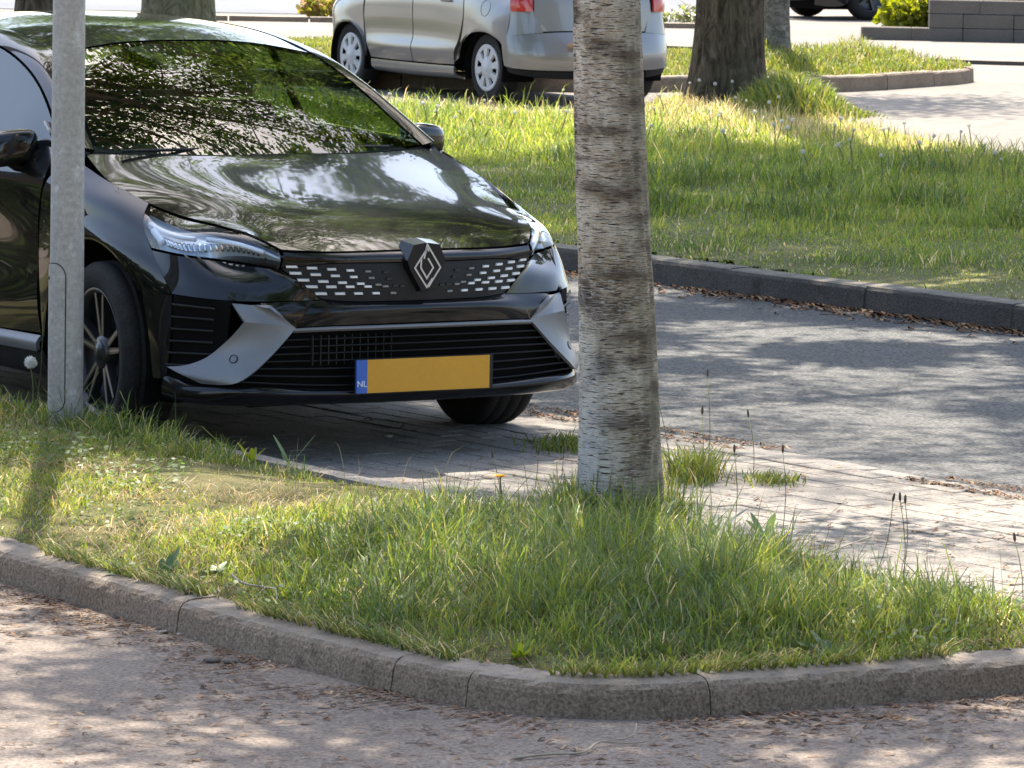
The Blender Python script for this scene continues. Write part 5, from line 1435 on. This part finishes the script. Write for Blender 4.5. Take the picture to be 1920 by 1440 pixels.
def wheel(u, sg, steer=0.0):
    w = bpy.data.objects.new('wheel', None); C.objects.link(w); w.parent = CAR; w.empty_display_size = .1
    w.location = (sg*.722, u-.01, .3155); w.rotation_euler = (0, 0, (0 if sg > 0 else math.pi)+steer)
    if not wheel_parts:
        v, f_ = lathe(tyre_prof, 64, 'x'); wheel_parts['tyre'] = mesh('tyre', v, f_, M_rubber, w).data
        v, f_ = lathe([(-.088, .222), (-.07, .210), (.06, .205), (.080, .214), (.090, .224), (.094, .222), (.086, .208), (.05, .196), (-.03, .192), (-.03, .03)], 64, 'x'); wheel_parts['rim'] = mesh('rim', v, f_, M_alloy, w).data
        for k in range(5):
            for dd in (-.17, .17):
                a_ = 2*math.pi*k/5+.3
                v, f_ = spoke(a_+dd, .045, .205, .016, .011, .07, .082, .028); 
                wheel_parts['spoke%d%d' % (k, dd > 0)] = mesh('spoke', v, f_, M_alloy, w, smooth=False).data
                v, f_ = spoke(a_+dd, .06, .205, .005, .0035, .0715, .0835, .002)
                wheel_parts['edge%d%d' % (k, dd > 0)] = mesh('spoke_edge', v, f_, M_cut, w, smooth=False).data
        v, f_ = lathe([(.03, .062), (.072, .060), (.080, .045), (.080, .032), (.086, .028), (.087, 0)], 28, 'x'); wheel_parts['hub'] = mesh('hub', v, f_, M_alloy, w).data
        v, f_ = lathe([(-.045, .0), (-.045, .14), (-.030, .14), (-.030, 0)], 32, 'x'); wheel_parts['brake_disc'] = mesh('brake_disc', v, f_, P('disc_steel', (.25, .24, .23), .4, .8), w).data
    else:
        for k_, me in wheel_parts.items():
            link(me.name.split('.')[0], me, w)
for u in (0.0, 2.47):
    for sg in (-1, 1): wheel(u, sg, R(-4) if u == 0 else 0)
# --- inner darkness: wheel wells, floor, engine bay, cabin
v, f_ = box((0, 1.12, .33), (1.08, 3.5, .30)); mesh('floor_pan', v, f_, M_dark, CAR, smooth=False)
v, f_ = box((0, 1.25, .42), (1.5, 1.5, .30)); mesh('underbody', v, f_, M_dark, CAR, smooth=False)
v, f_ = box((0, -.35, .55), (1.0, .62, .34)); mesh('engine_block', v, f_, M_dark, CAR, smooth=False)
for u in (0, 2.47):
    for sg in (-1, 1):
        pr = []
        n = 24; V = []; F = []
        for k in range(n+1):
            a_ = math.pi*(-.12+1.24*k/n); V += [(sg*.52, u+.385*math.cos(a_), .315+.385*math.sin(a_)), (sg*.806, u+.385*math.cos(a_), .315+.385*math.sin(a_))]
        for k in range(n): F.append((2*k, 2*k+1, 2*k+3, 2*k+2))
        F.append(tuple(2*k for k in range(n+1)))
        mesh('wheel_arch_liner', V, F, M_dark, CAR)
dash_rows = [[(.30, 0, .95), (.33, .4, .95), (.40, .66, .96)], [(.50, 0, .985), (.50, .4, .99), (.55, .68, .97)], [(.80, 0, .93), (.80, .4, .93), (.78, .68, .93)], [(.85, 0, .70), (.85, .4, .70), (.83, .68, .70)]]
panel('dashboard', full(dash_rows), M_seat, nu=30, nv=20, flange=0)
def seat(sg, u0):
    s = bpy.data.objects.new('seat', None); C.objects.link(s); s.parent = CAR; s.location = (sg*.36, u0, 0)
    v, f_ = box((0, 0, .60), (.48, .5, .16), 0, .04); mesh('seat_cushion', v, f_, M_seat, s)
    rows = [[(.20, -.23, .62), (.14, 0, .60), (.20, .23, .62)], [(.28, -.25, .85), (.24, 0, .83), (.28, .25, .85)], [(.38, -.19, 1.10), (.36, 0, 1.10), (.38, .19, 1.10)]]
    G = grid_eval(rows, 12, 12, 0); Gb = G+np.array([.12, 0, 0]); V, F = grid_mesh(cx(G), 0, (3, 0, .8)); V2, F2 = grid_mesh(cx(Gb), 0, (-3, 0, .8)); v, f_ = merge([(V, F), (V2, F2)]); mesh('seat_back', v, f_, M_seat, s)
    v, f_ = box((0, .45, 1.20), (.25, .10, .17), 0, .03); mesh('headrest', v, f_, M_seat, s)
seat(-1, .95); seat(1, .95)
v, f_ = lathe([(-.014, .18), (0, .194), (.014, .18), (0, .166)], 32, 'y', True); o = mesh('steering_wheel', v, f_, M_seat, CAR); o.location = (.36, .88, .90); o.rotation_euler = (R(25), 0, 0)
v, f_ = box((0, 1.9, .62), (1.25, .5, .2), 0, .04); mesh('rear_seat', v, f_, M_seat, CAR)
v, f_ = box((0, 2.2, .85), (1.25, .14, .5), 0, .04); mesh('rear_seat_back', v, f_, M_seat, CAR)
# ------------------------------------------------------------------ silver hatchback on the far pavement
def silver():
    m, nt, b, o = mat('silver_paint')
    b.inputs['Base Color'].default_value = (.25, .245, .235, 1); b.inputs['Metallic'].default_value = .55
    b.inputs['Roughness'].default_value = .36; b.inputs['Coat Weight'].default_value = .9; b.inputs['Coat Roughness'].default_value = .04
    return m
M_silver = silver()
SIL = thing('parked_car', 'silver hatchback parked on the far pavement behind the birch trunk', 'car', (.43-.041, 40.95-.024, -.010), R(29.8))
SIL.scale = (.945, 1, 1)
SREF = (1.2, 0, .6)
def sx(G):
    G = np.array(G, float); u = G[..., 0]; G[..., 0] = np.where(u < -.32, -.32+(u+.32)*.74, u)      # short rear overhang
    return np.stack([-G[..., 1], G[..., 0], G[..., 2]], -1)
def spanel(name, rows, m, nu=16, nv=12, parent=None, gap=.003, flange=.02, ref=SREF):
    V, F = grid_mesh(sx(grid_eval(rows, nu, nv, gap)), flange, (0, ref[0], ref[2]))
    return mesh(name, V, F, m, parent or SIL)
def sboth(name, rows, m, **kw): return spanel(name, flip(rows), m, **kw), spanel(name, rows, m, **kw)
fdoor = [[(1.24, .765, .98), (1.7, .77, .97), (2.08, .765, .95)], [(1.24, .835, .86), (1.7, .838, .85), (2.12, .83, .83)], [(1.24, .845, .70), (1.7, .848, .70), (2.14, .838, .68)], [(1.24, .84, .50), (1.7, .842, .50), (2.12, .832, .50)], [(1.24, .862, .415), (1.7, .862, .415), (2.09, .842, .42)], [(1.24, .85, .36), (1.7, .85, .36), (2.06, .836, .37)], [(1.24, .83, .295), (1.7, .83, .295), (2.02, .825, .30)]]
rdoor = [[(1.232, .765, .98), (.8, .76, 1.0), (.40, .74, 1.03)], [(1.232, .835, .86), (.8, .838, .87), (.35, .83, .88)], [(1.232, .845, .70), (.8, .85, .70), (.33, .852, .71)], [(1.232, .84, .50), (.8, .845, .50), (.42, .848, .50)], [(1.232, .862, .415), (.8, .862, .415), (.47, .855, .42)], [(1.232, .85, .36), (.8, .85, .36), (.49, .845, .37)], [(1.232, .83, .295), (.8, .83, .295), (.50, .832, .30)]]
df = sboth('front_door', fdoor, M_silver, nu=18, nv=26); dr_ = sboth('rear_door', rdoor, M_silver, nu=18, nv=26)
for dd, u in ((df[1], 1.4), (dr_[1], .55)):
    v, f_ = tube(sx([(u, .84, .84), (u+.02, .868, .845), (u+.14, .868, .845), (u+.16, .84, .84)]), [.012]*4, 6); mesh('door_handle', v, f_, M_silver, dd)
sill_ = [[(2.02, .828, .29), (1.2, .836, .287), (.50, .835, .29)], [(2.02, .82, .22), (1.2, .83, .21), (.50, .83, .22)], [(2.0, .70, .17), (1.2, .70, .165), (.52, .70, .17)]]
sboth('sill', sill_, M_silver, nu=16, nv=8)
ffend = [[(2.10, .765, .95), (2.5, .74, .90), (2.95, .62, .80), (3.08, .45, .72)], [(2.14, .83, .83), (2.5, .82, .79), (2.9, .74, .72), (3.10, .5, .62)], [(2.15, .838, .62), (2.24, .84, .60), (2.46, .845, .635), (2.70, .835, .585), (3.02, .66, .55)], [(2.08, .834, .30), (2.12, .838, .45), (2.22, .842, .54), (2.46, .846, .595), (2.68, .838, .535), (2.80, .80, .40), (2.88, .74, .25)]]
sboth('front_fender', ffend, M_silver, nu=26, nv=16)
nose = [[(3.08, .46, .73), (3.16, .2, .75), (3.17, 0, .75)], [(3.11, .52, .58), (3.20, .2, .58), (3.21, 0, .58)], [(3.02, .66, .42), (3.19, .3, .38), (3.21, 0, .38)], [(2.89, .74, .23), (3.10, .3, .2), (3.14, 0, .2)]]
spanel('front_bumper', full([r_[::-1] for r_ in nose]), M_silver, nu=24, nv=12)
bon = [[(3.165, 0, .755), (3.15, .25, .752), (3.07, .46, .735)], [(2.8, 0, .88), (2.78, .35, .87), (2.7, .66, .84)], [(2.4, 0, .97), (2.36, .4, .965), (2.2, .74, .95)]]
spanel('hood', full(bon), M_silver, nu=24, nv=12)
quart_ = [[(.39, .742, 1.03), (.1, .72, 1.06), (-.28, .65, 1.06)], [(.34, .832, .88), (.0, .825, .88), (-.36, .74, .90)], [(.315, .853, .71), (.0, .858, .73), (-.22, .84, .74), (-.40, .79, .785)], [(.345, .850, .58), (.26, .855, .60), (.0, .866, .655), (-.24, .856, .60), (-.40, .822, .58)], [(.475, .838, .30), (.44, .842, .38), (.33, .850, .50), (.20, .858, .572), (.0, .864, .60), (-.20, .858, .572), (-.33, .842, .50), (-.36, .838, .44)]]
ql, qr = sboth('quarter_panel', quart_, M_silver, nu=30, nv=26)
qg = grid_eval(quart_, 80, 70, 0).reshape(-1, 3)
fp = []
for a_ in np.linspace(0, 2*math.pi, 29):
    u_, w_ = -.045+.068*math.cos(a_), .80+.068*math.sin(a_)
    k = np.argmin((qg[:, 0]-u_)**2+(qg[:, 2]-w_)**2); fp.append((u_, qg[k, 1]+.0005, w_))
v, f_ = tube(sx(fp), [.0022]*29, 6); mesh('fuel_flap', v, f_, M_plastic, qr)
rbump = [[(-.335, .838, .575), (-.42, .815, .585), (-.54, .68, .60), (-.60, .40, .615), (-.615, 0, .62)], [(-.335, .845, .50), (-.43, .825, .50), (-.58, .69, .50), (-.66, .40, .50), (-.675, 0, .50)], [(-.345, .842, .43), (-.44, .825, .43), (-.60, .69, .42), (-.68, .40, .415), (-.69, 0, .415)], [(-.37, .832, .33), (-.45, .81, .315), (-.58, .675, .30), (-.65, .40, .29), (-.66, 0, .29)]]
val = [[(-.375, .82, .325), (-.45, .80, .31), (-.57, .665, .295), (-.635, .40, .285), (-.645, 0, .285)], [(-.39, .80, .28), (-.45, .78, .265), (-.55, .64, .24), (-.60, .40, .22), (-.61, 0, .22)]]
spanel('rear_valance', [list(r_) + [(u, -v, w) for u, v, w in r_[-2::-1]] for r_ in val], M_plastic, nu=40, nv=6)
bump_full = [list(r_) + [(u, -v, w) for u, v, w in r_[-2::-1]] for r_ in rbump]
spanel('rear_bumper', bump_full, M_silver, nu=50, nv=24)
upr = [[(-.392, .792, .79), (-.45, .755, .79), (-.495, .66, .79), (-.525, .56, .79)], [(-.392, .805, .66), (-.46, .775, .66), (-.525, .67, .665), (-.552, .55, .67)], [(-.392, .825, .58), (-.45, .80, .585), (-.54, .68, .60), (-.57, .53, .61)]]
sboth('rear_corner', upr, M_silver, nu=10, nv=8, gap=0)
M_tail = P('tail_lamp_red', (.50, .018, .012), .12, 0, .5, 1.0); M_tail2 = P('tail_lamp_clear', (.70, .25, .2), .15, 0, .5, 1.0)
tlm = [[(-.37, .70, 1.02), (-.42, .66, 1.03), (-.46, .60, 1.03)], [(-.39, .79, .88), (-.46, .745, .88), (-.52, .62, .88)], [(-.402, .791, .785), (-.46, .755, .785), (-.535, .62, .785)]]
for t_ in sboth('tail_light', [[(u-.014, v*1.008, w) for u, v, w in r_] for r_ in tlm], M_tail, nu=12, nv=12, gap=.001): pass
hatch = [[(-.10, 0, 1.49), (-.12, .35, 1.47), (-.16, .55, 1.42)], [(-.36, 0, 1.10), (-.36, .4, 1.09), (-.38, .62, 1.06)], [(-.54, 0, .90), (-.525, .4, .90), (-.50, .60, .90)], [(-.575, 0, .74), (-.56, .4, .74), (-.53, .60, .74)], [(-.60, 0, .625), (-.585, .4, .62), (-.55, .545, .615)]]
spanel('tailgate', full(hatch), M_silver, nu=30, nv=24)
v, f_ = box((0, -.693, .535), (.53, .014, .115)); spl_ = mesh('number_plate', v, f_, M_amber, SIL, smooth=False)
v, f_ = box((-.246, -.7015, .535), (.04, .006, .112)); mesh('plate_band', v, f_, M_blueband, spl_, smooth=False)
wn_ = [[(1.95, .62, 1.36), (1.2, .60, 1.44), (.3, .585, 1.42), (-.1, .57, 1.36)], [(2.25, .74, 1.0), (1.2, .762, .99), (.3, .74, 1.04), (-.26, .66, 1.06)]]
sboth('side_window', wn_, M_glass, nu=24, nv=8, flange=0)
rf_ = [[(1.95, 0, 1.44), (1.9, .4, 1.42), (1.85, .61, 1.37)], [(1.1, 0, 1.52), (1.1, .4, 1.50), (1.1, .595, 1.45)], [(.2, 0, 1.52), (.2, .4, 1.50), (.2, .58, 1.43)], [(-.09, 0, 1.495), (-.11, .35, 1.475), (-.15, .55, 1.42)]]
spanel('roof', full(rf_), M_silver, nu=24, nv=16)
wsh = [[(2.42, 0, .975), (2.38, .4, .97), (2.24, .72, .96)], [(1.96, 0, 1.435), (1.91, .4, 1.415), (1.86, .60, 1.365)]]
spanel('windscreen', full(wsh), M_glass, nu=20, nv=8, flange=0)
v, f_ = box((0, 1.2, .36), (1.10, 3.3, .26)); mesh('floor_pan', v, f_, M_dark, SIL, smooth=False)
v, f_ = box((0, 1.2, .46), (1.55, 1.4, .3)); mesh('underbody', v, f_, M_dark, SIL, smooth=False)
v, f_ = box((.25, -.45, .25), (.5, .25, .13), 0, .03); mesh('silencer', v, f_, M_dark, SIL, smooth=False)
M_cover = mottled('wheel_cover', (.50, .50, .50), (.60, .60, .60), 8, 60, .1, .4, .1, .001)
sw_parts = {}
def swheel(u, sg):
    w = bpy.data.objects.new('wheel', None); C.objects.link(w); w.parent = SIL; w.empty_display_size = .1
    w.location = (sg*.705, u, .296); w.rotation_euler = (0, 0, 0 if sg > 0 else math.pi)
    if not sw_parts:
        prof = [(-.075, .195), (-.088, .22), (-.09, .26), (-.078, .285), (-.05, .296), (.05, .296), (.078, .285), (.09, .26), (.088, .22), (.075, .195)]
        v, f_ = lathe(prof, 48, 'x'); sw_parts['tyre'] = mesh('tyre', v, f_, M_rubber, w).data
        # cover: disc with eight openings left between bars
        v, f_ = lathe([(.070, .196), (.090, .200), (.094, .196), (.088, .168), (.086, .164)], 48, 'x'); sw_parts['cover_rim'] = mesh('cover_rim', v, f_, M_cover, w).data
        v, f_ = lathe([(.086, .098), (.094, .09), (.098, .05), (.106, .034), (.107, 0)], 32, 'x'); sw_parts['cover_centre'] = mesh('cover_centre', v, f_, M_cover, w).data
        v, f_ = lathe([(.060, .2), (.060, 0)], 32, 'x'); sw_parts['wheel_disc'] = mesh('wheel_disc', v, f_, M_dark, w).data
        for k in range(8):
            v, f_ = spoke(2*math.pi*k/8+.2, .085, .175, .024, .043, .095, .0885, .02); sw_parts['bar%d' % k] = mesh('cover_bar', v, f_, M_cover, w, smooth=False).data
    else:
        for me in sw_parts.values(): link(me.name.split('.')[0], me, w)
for u in (0, 2.46):
    for sg in (-1, 1): swheel(u, sg)
for u in (0, 2.46):
    for sg in (-1, 1):
        n = 18; V = []; F = []
        for k in range(n+1):
            a_ = math.pi*(-.1+1.2*k/n); V += [(sg*.5, u+.325*math.cos(a_), .29+.325*math.sin(a_)), (sg*.828, u+.325*math.cos(a_), .29+.325*math.sin(a_))]
        for k in range(n): F.append((2*k, 2*k+1, 2*k+3, 2*k+2))
        F.append(tuple(2*k for k in range(n+1)))
        mesh('wheel_arch_liner', V, F, M_dark, SIL)

# ------------------------------------------------------------------ dark car at the top edge
DK = thing('parked_car', 'dark car at the top right edge beside the planter wall', 'car', (4.30, 65.1, -.012), R(-62))
def dx(G): G = np.asarray(G, float); return np.stack([-G[..., 1], G[..., 0], G[..., 2]], -1)
M_navy = paint('dark_blue_paint', (.008, .009, .014), .05)
def dpanel(name, rows, m, nu=16, nv=10):
    V, F = grid_mesh(dx(grid_eval(rows, nu, nv, .003)), .02, (0, 1.3, .6)); return mesh(name, V, F, m, DK)
for s in (-1, 1):
    s3 = np.array([1, s, 1])
    f3 = lambda rows: [[tuple(np.array(q)*s3) for q in r_] for r_ in rows]
    dpanel('body_side', f3([[(-.75, .70, .85), (.3, .84, .98), (2, .84, .95), (3.3, .70, .75)], [(-.8, .74, .62), (-.36, .86, .60), (0, .88, .72), (.36, .88, .6), (1.3, .87, .6), (2.26, .88, .58), (2.62, .88, .70), (2.98, .86, .58), (3.4, .70, .55)], [(-.8, .72, .20), (-.42, .86, .20), (0, .88, .68), (.42, .86, .16), (1.3, .86, .14), (2.2, .86, .16), (2.62, .88, .66), (3.04, .84, .18), (3.4, .66, .18)]]), M_navy, 60, 16)
    dpanel('side_window', f3([[(-.5, .68, 1.0), (.8, .62, 1.42), (1.6, .62, 1.40), (2.3, .72, 1.0)], [(-.6, .72, .92), (.8, .83, .97), (1.6, .83, .96), (2.4, .80, .94)]]), M_glass, 24, 8)
dpanel('rear_end', full([[(-.55, 0, 1.3), (-.55, .3, 1.29), (-.5, .6, 1.2)], [(-.82, 0, .9), (-.82, .4, .9), (-.76, .70, .86)], [(-.92, 0, .55), (-.92, .4, .55), (-.82, .74, .6)], [(-.88, 0, .25), (-.88, .4, .25), (-.8, .72, .28)]]), M_navy, 24, 20)
dpanel('front_end', full([[(3.3, 0, .78), (3.35, .3, .77), (3.3, .68, .74)], [(3.5, 0, .55), (3.48, .3, .55), (3.4, .69, .55)], [(3.48, 0, .22), (3.46, .3, .22), (3.4, .66, .25)]]), M_navy, 24, 12)
dpanel('hood', full([[(2.3, 0, 1.0), (2.3, .4, .99), (2.3, .78, .95)], [(3.3, 0, .79), (3.32, .3, .78), (3.28, .68, .755)]]), M_navy, 20, 8)
dpanel('roof', full([[(-.5, 0, 1.33), (-.5, .3, 1.32), (-.45, .6, 1.25)], [(.8, 0, 1.47), (.8, .4, 1.45), (.8, .62, 1.42)], [(1.6, 0, 1.45), (1.6, .4, 1.43), (1.6, .62, 1.40)]]), M_navy, 20, 10)
v, f_ = box((0, 1.3, .32), (1.3, 3.8, .36)); mesh('floor_pan', v, f_, M_dark, DK, smooth=False)
def dwheel(u, s):
    w = bpy.data.objects.new('wheel', None); C.objects.link(w); w.parent = DK; w.location = (s*.76, u, .325); w.rotation_euler = (0, 0, 0 if s > 0 else math.pi)
    v, f_ = lathe([(-.09, .21), (-.1, .26), (-.085, .31), (-.05, .325), (.05, .325), (.085, .31), (.1, .26), (.09, .21)], 40, 'x'); mesh('tyre', v, f_, M_rubber, w)
    v, f_ = lathe([(.0, .215), (.085, .215), (.09, .205), (.05, .195), (.04, .05), (.06, .04), (.06, 0)], 32, 'x'); mesh('rim', v, f_, M_alloy, w)
    for k in range(5):
        v, f_ = spoke(2*math.pi*k/5, .04, .2, .022, .02, .07, .08, .03); mesh('spoke', v, f_, M_cut if u > 1 else M_alloy, w, smooth=False)
for u in (0, 2.62):
    for s in (-1, 1): dwheel(u, s)

# ------------------------------------------------------------------ planter wall, step, bollard, shrubs
M_wall = mottled('grey_block', (.115, .102, .088), (.155, .138, .12), 1.5, 60, .22, .9, .5, .005)
pw = thing('planter_wall', 'grey concrete block planter with a low step at the top right', 'planter wall', (4.0, 57.0, -.012))
r_ = random.Random(4)
x = .1
blk = None
for row, (z0, hh, x0, x1, dy) in enumerate([(0, .155, .08, 5.2, 0), (.158, .165, .88, 5.2, .02), (.326, .165, .88, 5.2, .035)]):
    x = x0 - (.0 if row % 2 == 0 else .2); k = 0
    while x < x1:
        l = min(.60, x1-x); a_ = max(x, x0)
        if x+l-a_ > .1:
            yy = .98 - .13*(a_+l/2)*.35 + dy
            v, f_ = box((0, 0, 0), (x+l-a_-.006, .30, hh-.004), 0, .008)
            o = mesh('block', v, f_, M_wall, pw, smooth=False)
            o.location = ((a_+x+l)/2, yy-.95+.28, z0+hh/2); o.rotation_euler = (0, 0, -.02)
        x += .60; k += 1
v, f_ = box((3.1, .95, .22), (4.3, 1.2, .42)); mesh('planter_soil', v, f_, M_ground, pw, smooth=False)
M_bol = mottled('grey_bollard', (.30, .30, .31), (.36, .36, .37), 5, 60, .1)
bo = thing('bollard', 'small square grey bollard standing left of the planter', 'bollard', (4.74, 61.6, -.012))
v, f_ = box((0, 0, .075), (.125, .125, .15), .2, .006); mesh('post', v, f_, M_bol, bo, smooth=False)
v, f_ = box((0, 0, .155), (.14, .14, .014), .2, .004); mesh('cap', v, f_, M_bol, bo, smooth=False)
M_shrub = leafy('shrub_leaf', None, None, .45, .4)
def shrub(name, label, x, y, z, rx, ry, rz, n, leaf, cols, seed, cat='shrub', flowers=None):
    r_ = np.random.default_rng(seed); t = thing(name, label, cat, (x, y, z))
    tb = [tube(spl([(0, 0, 0), r_.normal(size=3)*.1*rx+np.array([0, 0, rz*.5]), r_.normal(size=3)*np.array([rx, ry, .2])*.5+np.array([0, 0, rz])], np.linspace(0, 1, 6)), np.linspace(.012, .004, 6), 5) for _ in range(12)]
    v, f_ = merge(tb); tag(mesh('stems', v, f_, M_oak if False else M_twig, t), kind='stuff')
    d = r_.normal(size=(n, 3)); d /= np.linalg.norm(d, axis=1)[:, None]; rr = r_.uniform(.35, 1.05, n)**.6
    p = d*rr[:, None]*np.array([rx, ry, rz*.55])+np.array([0, 0, rz*.55]); p *= (1+.18*np.sin(d[:, :1]*7+seed)*np.cos(d[:, 1:2]*6))
    p = p[p[:, 2] > .01]; n = len(p)
    ax = r_.normal(size=(n, 3))+np.array([0, 0, .4]); ax /= np.linalg.norm(ax, axis=1)[:, None]; sd = np.cross(ax, r_.normal(size=(n, 3))); sd /= np.linalg.norm(sd, axis=1)[:, None]
    s = leaf*r_.uniform(.6, 1.4, n)[:, None]
    V = np.stack([p, p+ax*s*.5+sd*s*.35, p+ax*s, p+ax*s*.5-sd*s*.35], 1)
    q = r_.random(n)[:, None]; col = np.array(cols[0])*(1-q)+np.array(cols[1])*q
    if flowers is not None:
        k = r_.random(n) < flowers[0]; col[k] = np.array(flowers[1])
    idx = np.arange(4*n).reshape(n, 4); fi = np.concatenate([idx[:, [0, 1, 2]], idx[:, [0, 2, 3]]])
    tag(bulk('foliage', V.reshape(-1, 3), fi, np.full(len(fi), 3), M_shrub, t, col=np.repeat(np.concatenate([col, np.ones((n, 1))], 1), 4, 0)), kind='stuff')
shrub('shrub', 'yellow green shrub at the left end of the planter', 4.72, 58.1, .02, .34, .3, .42, 1500, .09, [(.16, .20, .02), (.26, .27, .04)], 1)
for i, (x, c) in enumerate([(5.15, 0), (5.55, 1), (6.0, 0), (6.5, 1), (7.1, 0), (7.8, 1)]):
    shrub('shrub', ['low white flowered shrub growing on top of the planter wall', 'dark green shrub growing on top of the planter wall'][c] + [', at its left end', ' beside the corner', ', third from the left', ', fourth from the left', ', fifth from the left', ' at the far right'][i], x, 57.9, .42, .36, .3, .45, 1100, .07, [(.03, .055, .02), (.07, .10, .035)] if c else [(.06, .09, .035), (.12, .15, .06)], 10+i, flowers=None if c else (.22, (.6, .58, .55)))
shrub('flower_shrub', 'small orange yellow flowering plant at the far street edge', -2.52, 61.2, -.01, .28, .3, .26, 800, .07, [(.17, .19, .03), (.25, .22, .05)], 31, flowers=(.25, (.45, .28, .16)))
for i, (x, y, c) in enumerate([(1.75, 61.0, 0), (2.15, 61.5, 1), (2.5, 61.8, 0)]):
    shrub('flower_shrub', ['low pale flowering plant between birch and dark oak, left one', 'low pale flowering plant between birch and dark oak, middle one', 'low pale flowering plant at the street edge touching the oak trunk'][i], x, y, -.01, .22, .25, .2, 420, .06, [(.10, .14, .04), (.2, .22, .07)], 41+i, flowers=(.4, (.65, .63, .6)))
for i, (x, y) in enumerate([(4.9, 60.8), (5.4, 61.2)]):
    shrub('shrub', ['dark low shrub between the dark car and the planter, nearer one', 'dark low shrub between the dark car and the planter, farther one'][i], x+.9, y+1.0, -.01, .5, .4, .7, 1200, .08, [(.03, .05, .018), (.05, .08, .025)], 51+i)

# ------------------------------------------------------------------ houses and hedge outside the frame, mirrored in the paintwork
M_brick = mottled('house_brick', (.20, .105, .065), (.30, .165, .10), .8, 30, .35)
M_roof = mottled('roof_tile', (.06, .055, .05), (.11, .095, .085), 1.0, 20, .3)
M_render = P('white_render', (.70, .69, .66), .8)
def house(label, x, y, rz, w, d, h, rh):
    t = thing('brick_house', label, 'house', (x, y, 0), rz)
    v, f_ = box((0, 0, h/2), (w, d, h)); wl = mesh('wall', v, f_, M_brick, t, smooth=False)
    e = .4; zt = h+rh
    V = [(-w/2-e, -d/2-e, h), (w/2+e, -d/2-e, h), (w/2+e, d/2+e, h), (-w/2-e, d/2+e, h), (-w/2-e, 0, zt), (w/2+e, 0, zt)]
    mesh('roof', V, [(0, 1, 5, 4), (2, 3, 4, 5), (0, 4, 3), (1, 2, 5), (3, 2, 1, 0)], M_roof, t, smooth=False)
    for s in (-1, 1):
        for fl_ in (0, 1):
            for k in range(int(w//3)):
                xx = -w/2+1.5+3*k
                v, f_ = box((xx, s*(d/2+.02), 1.6+2.7*fl_), (1.5, .12, 1.4)); fr = mesh('window', v, f_, M_render, t, smooth=False)
                v, f_ = box((xx, s*(d/2+.085), 1.6+2.7*fl_), (1.3, .02, 1.2)); mesh('pane', v, f_, M_gloss, fr, smooth=False)
house('brick house across the street left of the picture', -34, 42, R(-53), 22, 8, 5.4, 3.2)
house('brick house behind the camera', 12, -16, R(-40), 24, 8, 5.6, 3.5)
def hedge(label, pts, h, w, n, seed):
    r_ = np.random.default_rng(seed); t = thing('hedge', label, 'hedge', (*pts[0], 0))
    a_, b_ = np.array(pts[0]), np.array(pts[1]); L = np.linalg.norm(b_-a_); d = (b_-a_)/L; nn = np.array([-d[1], d[0]])
    q = r_.uniform(0, L, n); s = r_.uniform(-w/2, w/2, n); z = h*r_.uniform(.02, 1, n)
    p = np.column_stack([d[0]*q+nn[0]*s, d[1]*q+nn[1]*s, z*(1+.1*np.sin(q*2.3))])
    ax = r_.normal(size=(n, 3)); ax /= np.linalg.norm(ax, axis=1)[:, None]; sd = np.cross(ax, r_.normal(size=(n, 3))); sd /= np.linalg.norm(sd, axis=1)[:, None]
    s_ = .12
    V = np.stack([p, p+ax*s_*.5+sd*s_*.4, p+ax*s_, p+ax*s_*.5-sd*s_*.4], 1)
    c = np.array([(.03, .05, .015)])*r_.uniform(.7, 1.7, (n, 1))
    idx = np.arange(4*n).reshape(n, 4)
    tag(bulk('foliage', V.reshape(-1, 3), idx, np.full(n, 4), M_shrub, t, col=np.repeat(np.concatenate([c, np.ones((n, 1))], 1), 4, 0)), kind='stuff')
hedge('clipped dark hedge behind the camera', [(-9, -4), (14, 2)], 2.4, 1.2, 16000, 5)
hedge('added low dark hedge, unseen, left of the black car', [(-3.7, 14.6), (-7.2, 21.4)], 1.15, .8, 9000, 6)  # invented hedge out of view, added to darken the car door's reflection
